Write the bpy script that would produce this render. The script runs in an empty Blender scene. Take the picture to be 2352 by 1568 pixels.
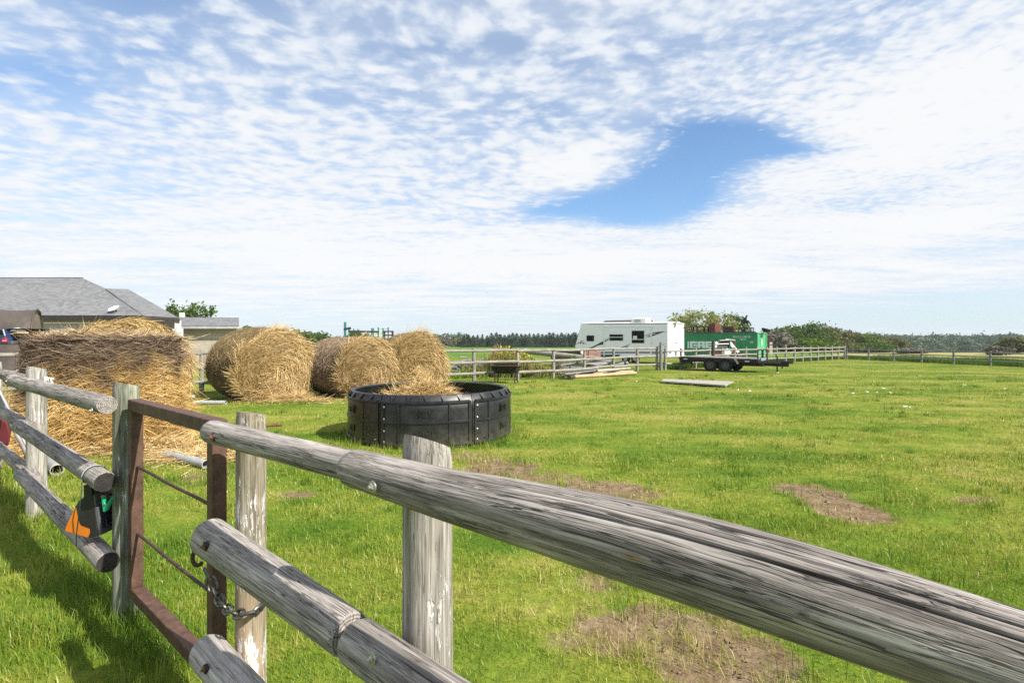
import bpy, math, random
import numpy as np
from mathutils import Vector, Matrix
R = math.radians
SC = bpy.context.scene
COL = SC.collection

# ------------------------------------------------------------------ camera, sky, sun, exposure
CAMH = 1.6
cam = bpy.data.objects.new('camera', bpy.data.cameras.new('camera'))
COL.objects.link(cam)
cam.location = (0, 0, CAMH)
cam.rotation_euler = (R(90), 0, 0)
cam.data.sensor_width = 36
cam.data.lens = 18
cam.data.clip_start = 0.05
cam.data.clip_end = 6000
SC.camera = cam
SUN_EL = R(41)
SUN_H = Vector((0.841, -0.54)).normalized()      # horizontal direction towards the sun
sun = bpy.data.objects.new('sun', bpy.data.lights.new('sun', 'SUN'))
COL.objects.link(sun)
sun.data.energy = 5.0
sun.data.angle = R(0.55)
sun.data.color = (1.0, 0.94, 0.84)
sd = Vector((SUN_H.x * math.cos(SUN_EL), SUN_H.y * math.cos(SUN_EL), math.sin(SUN_EL)))
sun.rotation_euler = sd.to_track_quat('Z', 'Y').to_euler()
SC.view_settings.view_transform = 'Standard'
SC.view_settings.look = 'None'
SC.view_settings.gamma = 1
SC.view_settings.use_curve_mapping = False
SC.view_settings.exposure = 0.82
SC.render.engine = 'CYCLES'
SC.cycles.max_bounces = 6
SC.cycles.diffuse_bounces = 3
SC.cycles.glossy_bounces = 3
SC.cycles.transmission_bounces = 4
SC.cycles.transparent_max_bounces = 8
SC.cycles.use_denoising = False


class NT:
    """short helpers for building node trees"""
    def __init__(s, tree):
        s.t = tree; s.n = tree.nodes; s.l = tree.links
    def link(s, a, b): s.l.new(a, b)
    def put(s, sock, v):
        if isinstance(v, bpy.types.NodeSocket): s.l.new(v, sock)
        elif v is not None: sock.default_value = v
    def math(s, op, a, b=None, c=None, clamp=False):
        n = s.n.new('ShaderNodeMath'); n.operation = op; n.use_clamp = clamp
        s.put(n.inputs[0], a); s.put(n.inputs[1], b); s.put(n.inputs[2], c)
        return n.outputs[0]
    def vmath(s, op, a, b=None):
        n = s.n.new('ShaderNodeVectorMath'); n.operation = op
        s.put(n.inputs[0], a); s.put(n.inputs[1], b)
        return n.outputs['Value'] if op in ('LENGTH', 'DOT_PRODUCT', 'DISTANCE') else n.outputs[0]
    def mul(s, v, sc): return s.vmath('MULTIPLY', v, sc)
    def noise(s, vec, scale=1.0, detail=3.0, rough=0.5, dist=0.0, col=False):
        n = s.n.new('ShaderNodeTexNoise'); s.put(n.inputs['Vector'], vec)
        n.inputs['Scale'].default_value = scale; n.inputs['Detail'].default_value = detail
        n.inputs['Roughness'].default_value = rough; n.inputs['Distortion'].default_value = dist
        return n.outputs['Color'] if col else n.outputs['Fac']
    def ramp(s, fac, stops, interp='LINEAR'):
        n = s.n.new('ShaderNodeValToRGB'); s.put(n.inputs[0], fac); r = n.color_ramp; r.interpolation = interp
        while len(r.elements) < len(stops): r.elements.new(0.5)
        for e, (p, c) in zip(r.elements, stops):
            e.position = p; e.color = (*c, 1) if not isinstance(c, (int, float)) else (c, c, c, 1)
        return n.outputs[0]
    def mix(s, fac, a, b, blend='MIX'):
        n = s.n.new('ShaderNodeMix'); n.data_type = 'RGBA'; n.blend_type = blend
        s.put(n.inputs[0], fac)
        s.put(n.inputs[6], (*a, 1) if isinstance(a, tuple) and len(a) == 3 else a)
        s.put(n.inputs[7], (*b, 1) if isinstance(b, tuple) and len(b) == 3 else b)
        return n.outputs[2]
    def step(s, v, lo, hi, a=0.0, b=1.0):
        n = s.n.new('ShaderNodeMapRange'); n.interpolation_type = 'SMOOTHSTEP'
        s.put(n.inputs[0], v); s.put(n.inputs[1], lo); s.put(n.inputs[2], hi); s.put(n.inputs[3], a); s.put(n.inputs[4], b)
        return n.outputs[0]
    def attr(s, name, out='Fac'):
        n = s.n.new('ShaderNodeAttribute'); n.attribute_name = name
        return n.outputs[out]
    def coord(s, out='Object'): return s.n.new('ShaderNodeTexCoord').outputs[out]
    def pos(s): return s.n.new('ShaderNodeNewGeometry').outputs['Position']
    def sep(s, v):
        n = s.n.new('ShaderNodeSeparateXYZ'); s.put(n.inputs[0], v); return n.outputs
    def comb(s, x, y, z):
        n = s.n.new('ShaderNodeCombineXYZ'); s.put(n.inputs[0], x); s.put(n.inputs[1], y); s.put(n.inputs[2], z)
        return n.outputs[0]
    def bump(s, h, strength=0.3, dist=0.01):
        n = s.n.new('ShaderNodeBump'); n.inputs['Strength'].default_value = strength
        n.inputs['Distance'].default_value = dist; s.put(n.inputs['Height'], h)
        return n.outputs[0]


# sky: Nishita plus a procedural layer of altocumulus laid on a plane high above the ground
w = bpy.data.worlds.new('World'); SC.world = w; w.use_nodes = True
g = NT(w.node_tree); g.n.clear()
sky = g.n.new('ShaderNodeTexSky'); sky.sky_type = 'NISHITA'; sky.sun_disc = False
sky.sun_elevation = SUN_EL; sky.sun_rotation = math.atan2(SUN_H.x, SUN_H.y)
sky.air_density = 1.0; sky.dust_density = 0.6; sky.ozone_density = 2.0
d = g.coord('Generated'); dx, dy, dz = g.sep(d)
zc = g.math('ADD', g.math('MAXIMUM', dz, 0.0), 0.035)
px, py = g.math('DIVIDE', dx, zc), g.math('DIVIDE', dy, zc)
P = g.comb(px, py, 0.0)
warp = g.mul(g.vmath('SUBTRACT', g.noise(P, 1.3, 2, col=True), (0.5, 0.5, 0.5)), (0.22, 0.22, 0))
PW = g.vmath('ADD', P, warp)
cov = None
# (x, y, rx, ry, amount): places of the cloud plane with more or less cloud
BLOBS = [(.95, 2.78, .38, .52, -.95), (.44, 3.28, .30, .30, -.72), (1.02, 2.30, .27, .21, -.8), (.98, 3.36, .36, .34, -.8), (1.38, 2.40, .28, .11, -.6), (.18, 3.5, .18, .22, -.42), (.88, 3.74, .4, .17, -.4),
         (-1.66, 1.7, .34, .2, -.3), (-1.1, 1.62, .3, .13, -.22), (-.75, 1.95, .3, .12, -.14), (-.05, 1.62, .35, .12, -.3), (.15, 2.1, .2, .2, -.22), (-.9, 1.35, .9, .12, -.2), (-1.3, 2.3, .3, .2, -.06), (.75, 2.15, .25, .12, -.22),
         (1.75, 2.1, .75, .75, .55), (2.6, 3.6, 1.1, 1.0, .42), (.35, 2.7, .32, .5, .3), (-1.7, 4.4, 2.6, 1.3, .34), (0.6, 5.4, 2.4, .85, .38), (-2, 8, 6, 3, .25), (4, 6.2, 1.6, 1.0, .3), (1.0, 1.75, .5, .2, -.1),
         (9.5, 10.5, 3.2, 3.4, -.6), (6.5, 7.4, 1.2, .5, -.25)]
for bx, by, rx, ry, am in BLOBS:
    ex = g.math('MULTIPLY', g.math('SUBTRACT', px, bx), 1 / rx); ey = g.math('MULTIPLY', g.math('SUBTRACT', py, by), 1 / ry)
    q = g.math('ADD', g.math('MULTIPLY', ex, ex), g.math('MULTIPLY', ey, ey))
    e = g.math('MULTIPLY', g.math('POWER', 2.71828, g.math('MULTIPLY', q, -1.0)), am)
    cov = e if cov is None else g.math('ADD', cov, e)
PS = g.mul(PW, (1.0, 1.12, 1))
def cells(sc, sm, wob):
    v = g.n.new('ShaderNodeTexVoronoi'); v.feature = 'SMOOTH_F1'; v.inputs['Scale'].default_value = sc; v.inputs['Smoothness'].default_value = sm
    g.put(v.inputs['Vector'], g.vmath('ADD', PS, g.mul(g.vmath('SUBTRACT', g.noise(PS, sc * 1.4, 2, col=True), (.5, .5, .5)), (wob, wob, 0))))
    return g.math('SUBTRACT', 0.5, v.outputs['Distance'])
big = g.noise(PW, 1.1, 3, 0.5)
c0 = g.math('ADD', g.math('ADD', g.math('MULTIPLY', g.math('SUBTRACT', big, 0.5), 0.9), cov), 0.51)
p1_ = g.math('ADD', g.math('MULTIPLY', cells(8.8, .85, .08), 0.55), g.math('MULTIPLY', g.math('SUBTRACT', g.noise(PS, 11, 3.5, 0.5), .5), 1.1))
p2_ = g.math('ADD', g.math('MULTIPLY', cells(18, .8, .035), 0.5), g.math('MULTIPLY', g.math('SUBTRACT', g.noise(PS, 25, 2.5, 0.5), .5), 0.8))
right = g.step(g.math('SUBTRACT', px, g.math('MULTIPLY', py, .02)), 0.1, 1.0)
puff = g.math('ADD', g.math('MULTIPLY', p1_, g.math('SUBTRACT', 1.0, g.math('MULTIPLY', right, .7))), g.math('MULTIPLY', p2_, g.math('ADD', .25, g.math('MULTIPLY', right, .65))))
streak = g.math('SUBTRACT', g.noise(g.mul(PW, (.45, 1.5, 1)), 1.6, 4, .6), .5)
low = g.step(dz, 0.36, 0.14)
puff = g.math('ADD', g.math('MULTIPLY', puff, g.math('SUBTRACT', 1.0, g.math('MULTIPLY', low, .35))), g.math('MULTIPLY', g.math('MULTIPLY', streak, low), 0.9))
c0 = g.math('ADD', c0, g.math('MULTIPLY', streak, .45))
veil = g.math('MULTIPLY', g.step(c0, -.14, .62), .54)
pm_ = g.step(g.math('ADD', g.math('MULTIPLY', puff, 1.55), c0), 0.10, 0.82)
mask = g.math('ADD', veil, g.math('MULTIPLY', g.math('SUBTRACT', 1.0, veil), g.math('MULTIPLY', pm_, .92)))
hor = g.step(dz, 0.0, 0.10)                       # the far layer thins into pale haze near the horizon
mask = g.math('MULTIPLY', mask, g.math('ADD', g.math('MULTIPLY', hor, 0.5), 0.5))
thick = g.step(g.math('ADD', g.math('MULTIPLY', puff, .9), c0), 0.25, 1.0)
ccol = g.mix(thick, (5.2, 5.8, 6.6), (6.75, 6.8, 6.85))
skyc = g.mix(1.0, sky.outputs[0], (1.10, 1.27, 1.38), 'MULTIPLY')
haze = g.step(dz, 0.0, 0.24, 0.80, 0.0)
skyc = g.mix(haze, skyc, (4.9, 5.75, 6.35))
colr = g.mix(mask, skyc, ccol)
bg = g.n.new('ShaderNodeBackground'); g.put(bg.inputs[0], colr); bg.inputs[1].default_value = 0.081
out = g.n.new('ShaderNodeOutputWorld'); g.link(bg.outputs[0], out.inputs[0])
w.cycles.sampling_method = 'MANUAL'; w.cycles.sample_map_resolution = 512

# ------------------------------------------------------------------ measuring helpers (real points on the ground or on known planes)
F0 = 1176.0
def ray(dx, dy): return Vector(((dx - 1176) / F0, 1.0, -(dy - 784) / F0))
def at(dx, dy, Y): r = ray(dx, dy); return Vector((r.x * Y, Y, CAMH + r.z * Y))
def gnd(dx, dy, z=0.0):
    Y = (CAMH - z) * F0 / (dy - 784); return Vector(((dx - 1176) / F0 * Y, Y, z))
def onplane(dx, dy, n, c):
    r = ray(dx, dy); s = c / (n[0] * r.x + n[1] * r.y); return Vector((r.x * s, s, CAMH + r.z * s))
def zoomed(x0, y0, sc, zx, zy): return ((x0 + zx / sc) / 1.306122, (y0 + zy / sc) / 1.306122)

# ------------------------------------------------------------------ noise in numpy
def _h(i, j, k):
    n = (i * 374761393 + j * 668265263 + k * 2147483647 * 31 + 1013904223) & 0xFFFFFFFF
    n = ((n ^ (n >> 13)) * 1274126177) & 0xFFFFFFFF
    return ((n ^ (n >> 16)) & 0xFFFF) / 65535.0
def vnoise(p):
    p = np.asarray(p, float); i = np.floor(p).astype(np.int64); f = p - i; f = f * f * (3 - 2 * f); r = 0
    for a in (0, 1):
        for b in (0, 1):
            for c in (0, 1):
                wgt = (f[:, 0] if a else 1 - f[:, 0]) * (f[:, 1] if b else 1 - f[:, 1]) * (f[:, 2] if c else 1 - f[:, 2])
                r = r + wgt * _h(i[:, 0] + a, i[:, 1] + b, i[:, 2] + c)
    return r
def fbm(p, o=3):
    p = np.asarray(p, float); r = 0; a = .5; t = 0
    for k in range(o): r = r + a * vnoise(p * 2 ** k + 17.3 * k); t += a; a *= .5
    return r / t

# ------------------------------------------------------------------ mesh builder
ORG = {}
class MB:
    def __init__(s): s.V = []; s.W = []; s.A = []; s.L = []; s.S = []; s.nv = 0
    def add(s, V, faces, W=None, A=None):
        V = np.asarray(V, float).reshape(-1, 3); n = len(V)
        s.V.append(V); s.W.append(np.zeros((n, 3)) if W is None else np.asarray(W, float).reshape(-1, 3))
        s.A.append(np.zeros(n) if A is None else np.broadcast_to(np.asarray(A, float), (n,)).copy())
        if isinstance(faces, np.ndarray):
            s.L.append((faces + s.nv).ravel()); s.S.append(np.full(len(faces), faces.shape[1]))
        else:
            for f in faces:
                s.L.append(np.asarray(f, dtype=np.int64) + s.nv); s.S.append(np.array([len(f)]))
        s.nv += n; return s
    def box(s, c, size, rz=0.0, M=None, A=None):
        x, y, z = [v / 2 for v in size]
        V = np.array([(-x, -y, -z), (x, -y, -z), (x, y, -z), (-x, y, -z), (-x, -y, z), (x, -y, z), (x, y, z), (-x, y, z)])
        W = V + np.array((0, 0, c[0] * 1.7 + c[1] * 2.3 + c[2]))
        ax = int(np.argmax(size)); W = W[:, [(ax + 1) % 3, (ax + 2) % 3, ax]]
        if M is not None: V = V @ np.array(M.to_3x3()).T
        elif rz: cz, sz = math.cos(rz), math.sin(rz); V = V @ np.array([(cz, sz, 0), (-sz, cz, 0), (0, 0, 1)])
        return s.add(V + np.array(c), np.array([(0, 3, 2, 1), (4, 5, 6, 7), (0, 1, 5, 4), (1, 2, 6, 5), (2, 3, 7, 6), (3, 0, 4, 7)]), W, A)
    def bar(s, p0, p1, wd, ht, up=(0, 0, 1), A=None):
        p0, p1 = Vector(p0), Vector(p1); z = (p1 - p0); L = z.length; z.normalize(); u = Vector(up)
        x = u.cross(z)
        if x.length < 1e-4: x = Vector((1, 0, 0))
        x.normalize(); y = z.cross(x)
        M = Matrix((x, y, z)).transposed()
        return s.box((p0 + p1) / 2, (wd, ht, L), M=M, A=A)
    def tube(s, pts, rad, n=10, cap=True, A=None, closed=False):
        pts = [Vector(p) for p in pts]; m = len(pts)
        rad = [rad] * m if isinstance(rad, (int, float)) else rad
        V = []; W = []; prev = None; run = random.random() * 50
        for i, p in enumerate(pts):
            if closed: t = pts[(i + 1) % m] - pts[i - 1]
            else: t = pts[min(i + 1, m - 1)] - pts[max(i - 1, 0)]
            t.normalize()
            if prev is None: x = t.orthogonal().normalized()
            else: x = (prev - t * prev.dot(t)).normalized()
            prev = x; y = t.cross(x)
            if i: run += (p - pts[i - 1]).length
            for k in range(n):
                a = 2 * math.pi * k / n; o = x * math.cos(a) * rad[i] + y * math.sin(a) * rad[i]
                V.append(p + o); W.append((math.cos(a) * rad[i], math.sin(a) * rad[i], run))
        F = [(i * n + k, i * n + (k + 1) % n, (i + 1) * n + (k + 1) % n, (i + 1) * n + k) for i in range(m - 1) for k in range(n)]
        if closed: F += [((m - 1) * n + k, (m - 1) * n + (k + 1) % n, (k + 1) % n, k) for k in range(n)]
        s.add(V, np.array(F), W, A)
        if cap and not closed:
            for i, o in ((0, 1), (m - 1, 0)):
                ring = [V[i * n + k] for k in range(n)]
                s.add(ring, [tuple(range(n))[::-1] if o else tuple(range(n))], [W[i * n + k] for k in range(n)], 1.0 if A is None else A)
        return s
    def prism(s, poly, off, A=None):
        """polygon of 3D points, extruded by the vector off"""
        n = len(poly); P0 = [Vector(p) for p in poly]; P1 = [p + Vector(off) for p in P0]
        F = [tuple(range(n))[::-1], tuple(range(n, 2 * n))] + [(i, (i + 1) % n, n + (i + 1) % n, n + i) for i in range(n)]
        V = P0 + P1
        return s.add(V, F, [tuple(v) for v in V], A)
    def lathe(s, prof, c, axis=(0, 0, 1), n=24, A=None):
        """profile of (radius, height) pairs turned about an axis"""
        z = Vector(axis).normalized(); x = z.orthogonal().normalized(); y = z.cross(x); c = Vector(c); m = len(prof)
        V = [c + x * r * math.cos(2 * math.pi * k / n) + y * r * math.sin(2 * math.pi * k / n) + z * h for r, h in prof for k in range(n)]
        F = [(i * n + k, i * n + (k + 1) % n, (i + 1) * n + (k + 1) % n, (i + 1) * n + k) for i in range(m - 1) for k in range(n)]
        s.add(V, np.array(F), [tuple(v) for v in V], A)
        return s
    def build(s, name, mat, parent=None, smooth=False, bevel=0.0):
        me = bpy.data.meshes.new(name)
        V = np.concatenate(s.V); o = np.array(ORG.get(parent.name, (0, 0, 0)) if parent else (0, 0, 0))
        V = V - o
        L = np.concatenate(s.L).astype(np.int32); S = np.concatenate(s.S).astype(np.int32)
        me.vertices.add(len(V)); me.vertices.foreach_set('co', V.astype(np.float32).ravel())
        me.loops.add(len(L)); me.loops.foreach_set('vertex_index', L)
        me.polygons.add(len(S)); st = np.zeros(len(S), np.int32); st[1:] = np.cumsum(S)[:-1]
        me.polygons.foreach_set('loop_start', st); me.polygons.foreach_set('loop_total', S)
        me.polygons.foreach_set('use_smooth', np.ones(len(S), bool))
        a = me.attributes.new('wc', 'FLOAT_VECTOR', 'POINT'); a.data.foreach_set('vector', np.concatenate(s.W).astype(np.float32).ravel())
        a = me.attributes.new('rv', 'FLOAT', 'POINT'); a.data.foreach_set('value', np.concatenate(s.A).astype(np.float32))
        me.update(calc_edges=True); me.validate()
        if len(S) < 60000: me.set_sharp_from_angle(angle=R(38))
        me.materials.append(mat)
        ob = bpy.data.objects.new(name, me); COL.objects.link(ob)
        if parent: ob.parent = parent
        ORG[ob.name] = tuple(o)
        if bevel:
            b = ob.modifiers.new('edge', 'BEVEL'); b.width = bevel; b.segments = 2; b.limit_method = 'ANGLE'; b.harden_normals = True
        return ob

def tag(o, label=None, cat=None, group=None, kind=None):
    if label: o['label'] = label
    if cat: o['category'] = cat
    if group: o['group'] = group
    if kind: o['kind'] = kind
    return o
def thing(name, label, cat, loc, group=None):
    o = bpy.data.objects.new(name, None); COL.objects.link(o); o.location = loc; o.empty_display_size = .2
    ORG[o.name] = tuple(loc); return tag(o, label, cat, group)

# ------------------------------------------------------------------ materials
MATS = {}
def mat(name, fn, rough=0.8, spec=0.3, metal=0.0):
    m = bpy.data.materials.new(name); m.use_nodes = True; g = NT(m.node_tree)
    b = g.n['Principled BSDF']; b.inputs['Roughness'].default_value = rough; b.inputs['Specular IOR Level'].default_value = spec
    b.inputs['Metallic'].default_value = metal
    fn(g, b); MATS[name] = m; return m
def plain(name, c, rough=0.7, spec=0.3, metal=0.0, var=0.18, scale=6.0, bump=0.0):
    def fn(g, b):
        p = g.coord('Object'); n = g.noise(p, scale, 4, 0.6)
        lo = tuple(v * (1 - var) for v in c); hi = tuple(min(1, v * (1 + var)) for v in c)
        g.put(b.inputs['Base Color'], g.mix(g.step(n, .3, .7), lo, hi))
        if bump: g.put(b.inputs['Normal'], g.bump(g.noise(p, scale * 6, 3), bump, 0.01))
    return mat(name, fn, rough, spec, metal)

def wood(name, dark, mid, light, paint=None, amount=0.5, crack=0.6, bump=0.6, lichen=False, warm=None):
    def fn(g, b):
        wc = g.attr('wc', 'Vector'); rv = g.attr('rv')
        wob = g.mul(g.vmath('SUBTRACT', g.noise(g.mul(wc, (7, 7, 2.2)), 1, 2, col=True), (.5, .5, .5)), (.010, .010, 0))
        wq = g.vmath('ADD', wc, wob)
        n1 = g.noise(g.mul(wq, (48, 48, 3.0)), 1, 5, 0.65)
        n2 = g.noise(g.mul(wq, (210, 210, 4.0)), 1, 3, 0.6)
        n3 = g.noise(g.mul(wc, (9, 9, 3.0)), 1, 3, 0.5)
        c = g.ramp(n1, [(.28, dark), (.5, mid), (.72, light)])
        c = g.mix(g.step(n3, .40, .80, 0, .5), c, tuple(v * .5 for v in mid))
        c = g.mix(g.step(n2, .40, .50, .45, 0), c, tuple(v * .5 for v in dark))
        def cracks(sx, sz, w0, w1, gx, gz0, g0, g1):
            cr = g.math('ABSOLUTE', g.math('SUBTRACT', g.noise(g.mul(wq, (sx, sx, sz)), 1, 2.5, 0.6), 0.5))
            gate = g.step(g.noise(g.mul(wc, (gx, gx, gz0)), 1, 2), g0, g1)
            return g.math('MULTIPLY', g.step(cr, w0, w1, 1, 0), gate)
        ck = g.math('MAXIMUM', cracks(42, .9, .006, .013, 10, 1.6, .48, .58), g.math('MAXIMUM', g.math('MULTIPLY', cracks(95, 2.0, .009, .019, 22, 2.6, .46, .58), .85), g.math('MULTIPLY', cracks(190, 4.0, .011, .024, 30, 4, .44, .6), .6)))
        ck = g.math('MAXIMUM', ck, g.math('MULTIPLY', g.step(rv, .06, .30), g.step(rv, .45, .55, 1, 0)))
        h = g.math('ADD', g.math('MULTIPLY', n2, .35), g.math('MULTIPLY', ck, -.9)); h = g.math('ADD', h, g.math('MULTIPLY', n1, .5))
        if warm:
            ox, oy, oz = g.sep(g.coord('Object'))
            c = g.mix(g.math('MULTIPLY', g.step(g.noise(g.mul(wc, (40, 40, 3)), 1, 3), .38, .6, .25, .85), g.step(oz, .80, .55)), c, warm)
        if paint:
            pm = g.noise(g.vmath('ADD', g.mul(wc, (48, 48, 8)), g.mul(g.noise(g.mul(wc, (110, 110, 26)), 1, 2, col=True), (.9, .9, .9))), 1, 4, 0.65)
            big = g.noise(g.mul(wc, (3, 3, 2.3)), 1, 1)
            pm = g.math('ADD', pm, g.math('MULTIPLY', g.math('SUBTRACT', big, .5), .9))
            pk = g.math('MULTIPLY', g.step(pm, .60 - amount * .25, .68 - amount * .25), .85)
            c = g.mix(pk, c, paint); h = g.math('ADD', h, g.math('MULTIPLY', pk, .8))
        if lichen:
            lm = g.math('MULTIPLY', g.step(g.noise(g.mul(wc, (60, 60, 22)), 1, 2), .66, .72), g.step(g.noise(g.mul(wc, (8, 8, 3)), 1, 1), .5, .62))
            c = g.mix(g.math('MULTIPLY', lm, .7), c, (.28, .16, .04))
        c = g.mix(g.math('MULTIPLY', ck, crack), c, (.012, .011, .010))
        # end grain
        x, y, z = g.sep(wc)
        rr = g.math('SQRT', g.math('ADD', g.math('MULTIPLY', x, x), g.math('MULTIPLY', y, y)))
        rr = g.math('ADD', rr, g.math('MULTIPLY', g.noise(g.mul(wc, (40, 40, 0)), 1, 2), .006))
        rings = g.math('SINE', g.math('MULTIPLY', rr, 700))
        ang = g.noise(g.comb(g.math('MULTIPLY', g.math('ARCTAN2', y, x), 5.0), 0.0, 0.0), 1, 2)
        ec = g.mix(g.step(rings, -.6, .9), tuple(v * .6 for v in mid), tuple(v * .9 for v in light))
        ec = g.mix(g.step(ang, .56, .62, 0, .75), ec, (.03, .027, .024))
        ec = g.mix(g.step(g.noise(g.mul(wc, (30, 30, 0)), 1, 3), .4, .7, 0, .6), ec, tuple(v * .45 for v in mid))
        ec = g.mix(g.step(rv, .84, .94), tuple(v * .10 for v in mid), ec)
        c = g.mix(g.step(rv, .5, .7), c, ec)
        g.put(b.inputs['Base Color'], c)
        g.put(b.inputs['Normal'], g.bump(h, bump, 0.006))
    return mat(name, fn, 0.85, 0.2)

def leafy(name, cols, trans=0.3, scale=.25, yellow=None):
    """foliage: each leaf has its own random value in rv, clumps differ by place"""
    def fn(g, b):
        rv = g.attr('rv'); n = g.noise(g.pos(), scale, 3, .55)
        k = g.math('ADD', g.math('MULTIPLY', rv, .55), g.math('MULTIPLY', g.step(n, .3, .7), .45))
        c = g.ramp(k, [(i / (len(cols) - 1), q) for i, q in enumerate(cols)])
        if yellow: c = g.mix(g.step(g.noise(g.pos(), scale * 2.3, 2), .56, .7, 0, .8), c, yellow)
        d = g.n.new('ShaderNodeBsdfDiffuse'); g.put(d.inputs[0], c)
        t = g.n.new('ShaderNodeBsdfTranslucent'); g.put(t.inputs[0], c)
        m = g.n.new('ShaderNodeMixShader'); m.inputs[0].default_value = trans
        g.link(d.outputs[0], m.inputs[1]); g.link(t.outputs[0], m.inputs[2])
        g.link(m.outputs[0], g.n['Material Output'].inputs[0])
    return mat(name, fn)

# ------------------------------------------------------------------ ground
def smooth(a, b, x): t = np.clip((x - a) / (b - a), 0, 1); return t * t * (3 - 2 * t)
def gz(x, y):
    x = np.asarray(x, float); y = np.asarray(y, float)
    return -4.6 * smooth(60, 240, y) * smooth(.42, .72, x / np.maximum(y, 1))
# bare soil, (d x, d y, half width, half height, strength) seen at the ground
BARE = [(1150, 1074, 75, 20, .95), (1265, 1098, 70, 14, .7), (1380, 1126, 120, 22, .95), (1465, 1136, 50, 12, .7), (1850, 1122, 68, 14, .95), (1880, 1136, 55, 16, .95),
        (1945, 1168, 66, 28, 1.1), (2235, 1145, 48, 7, .85), (2245, 1322, 60, 12, .45), (680, 1132, 44, 9, .85), (1500, 1448, 190, 62, .72), (1665, 1520, 150, 70, 1.15),
        (1360, 1325, 110, 40, .45), (1290, 1470, 60, 34, .35), (1240, 1392, 50, 30, .3), (1600, 872, 40, 5, .4), (465, 1092, 55, 20, .55), (1075, 1046, 60, 10, .6),
        (1600, 862, 30, 2.5, .3), (1400, 1210, 60, 16, .25), (1330, 1420, 60, 20, .4), (1120, 1062, 40, 12, .9), (1720, 1545, 110, 50, .9)]
BW = []
for bx, by, hw, hh, st in BARE:
    c = gnd(bx, by); a = gnd(bx, by - hh); b_ = gnd(bx, by + hh)
    BW.append((c.x, (a.y + b_.y) / 2, hw * c.y / F0, (a.y - b_.y) / 2, st))
def bare(x, y):
    r = np.zeros_like(x)
    for cx, cy, rx, ry, st in BW:
        q = ((x - cx) / rx) ** 2 + ((y - cy) / ry) ** 2
        r = np.maximum(r, st * np.clip(1.35 - q * .62, 0, 1))
    return r
def patches(g):
    """where the lawn is lush, yellowish or worn; the same field for the soil sheet and the blades"""
    p = g.mul(g.pos(), (1, 1, 0)); x, y, z = g.sep(g.pos())
    n = g.noise(g.mul(p, (.42, .95, 1)), .55, 5, .65)
    n2 = g.noise(p, 2.1, 3, .6)
    k = g.math('ADD', g.math('MULTIPLY', n, .75), g.math('MULTIPLY', n2, .25))
    # mown paddock further out is drier, the turf near the fence is lush
    far = g.step(y, 3.5, 13.0, .0, .035)
    k = g.math('ADD', g.math('MULTIPLY', g.math('SUBTRACT', k, .5), 1.7), .485)
    return g.math('ADD', k, far), p
def f_ground(g, b):
    k, p = patches(g); x, y, z = g.sep(g.pos())
    c = g.ramp(k, [(.32, (.065, .130, .012)), (.45, (.125, .190, .020)), (.57, (.205, .235, .034)), (.72, (.29, .265, .070))])
    f = g.noise(p, 14, 4, .7); f2 = g.noise(p, 90, 2, .6)
    c = g.mix(g.step(f, .35, .68, .0, .45), c, (.045, .085, .012))
    c = g.mix(g.step(f2, .5, .75, .0, .35), c, (.25, .24, .08))
    bare_ = g.attr('rv')
    m = g.math('ADD', bare_, g.math('MULTIPLY', g.math('SUBTRACT', g.noise(p, 4.2, 6, .7), .5), 2.0))
    m = g.step(m, .30, .74)
    soil = g.ramp(g.noise(p, 7, 6, .7), [(.3, (.11, .074, .043)), (.5, (.195, .138, .084)), (.7, (.29, .222, .145))])
    soil = g.mix(g.step(g.noise(p, 60, 3, .7), .52, .7, 0, .6), soil, (.10, .068, .046))
    c = g.mix(m, c, soil)
    # beyond the paddock: green crop, stubble field to the right
    q = g.math('DIVIDE', x, g.math('MAXIMUM', y, 1.0))
    crop = g.step(y, 46, 52)
    c = g.mix(crop, c, g.mix(g.step(g.noise(p, .05, 3), .35, .65), (.075, .15, .022), (.12, .19, .035)))
    stub = g.math('MULTIPLY', g.step(y, 45, 53), g.step(q, .60, .66))
    c = g.mix(stub, c, g.mix(g.step(g.noise(g.mul(p, (.02, .12, 1)), 1, 3), .35, .65), (.30, .25, .12), (.24, .26, .09)))
    g.put(b.inputs['Base Color'], c)
    g.put(b.inputs['Normal'], g.bump(g.math('ADD', g.noise(p, 45, 4, .7), g.math('MULTIPLY', g.noise(p, 11, 2), 1.5)), .7, .02))
M_ground = mat('lawn', f_ground, 1.0, 0.05)
xs = np.concatenate([-np.geomspace(2500, 15, 34), np.arange(-14.4, 20, .11), np.geomspace(20.4, 2500, 34)])
ys = np.concatenate([[-400, -80, -20, -5], np.arange(-1.5, 13.5, .09), np.geomspace(13.7, 3000, 90)])
GX, GY = np.meshgrid(xs, ys); fx, fy = GX.ravel(), GY.ravel()
bz = bare(fx, fy)
near = (np.abs(fx) < 21) & (fy < 40)
gzv = gz(fx, fy) + np.where(near, (fbm(np.c_[fx * 2.2, fy * 2.2, fx * 0], 3) - .5) * .035 - .025 * np.clip(bz, 0, 1) + (fbm(np.c_[fx * 9, fy * 9, fx * 0 + 5], 2) - .5) * .03 * np.clip(bz, .15, 1), 0)
nx, ny = len(xs), len(ys)
ii = np.arange(nx * ny).reshape(ny, nx)
FQ = np.stack([ii[:-1, :-1].ravel(), ii[:-1, 1:].ravel(), ii[1:, 1:].ravel(), ii[1:, :-1].ravel()], 1)
tag(MB().add(np.c_[fx, fy, gzv], FQ, None, bz).build('ground', M_ground, smooth=True), kind='structure')

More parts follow.
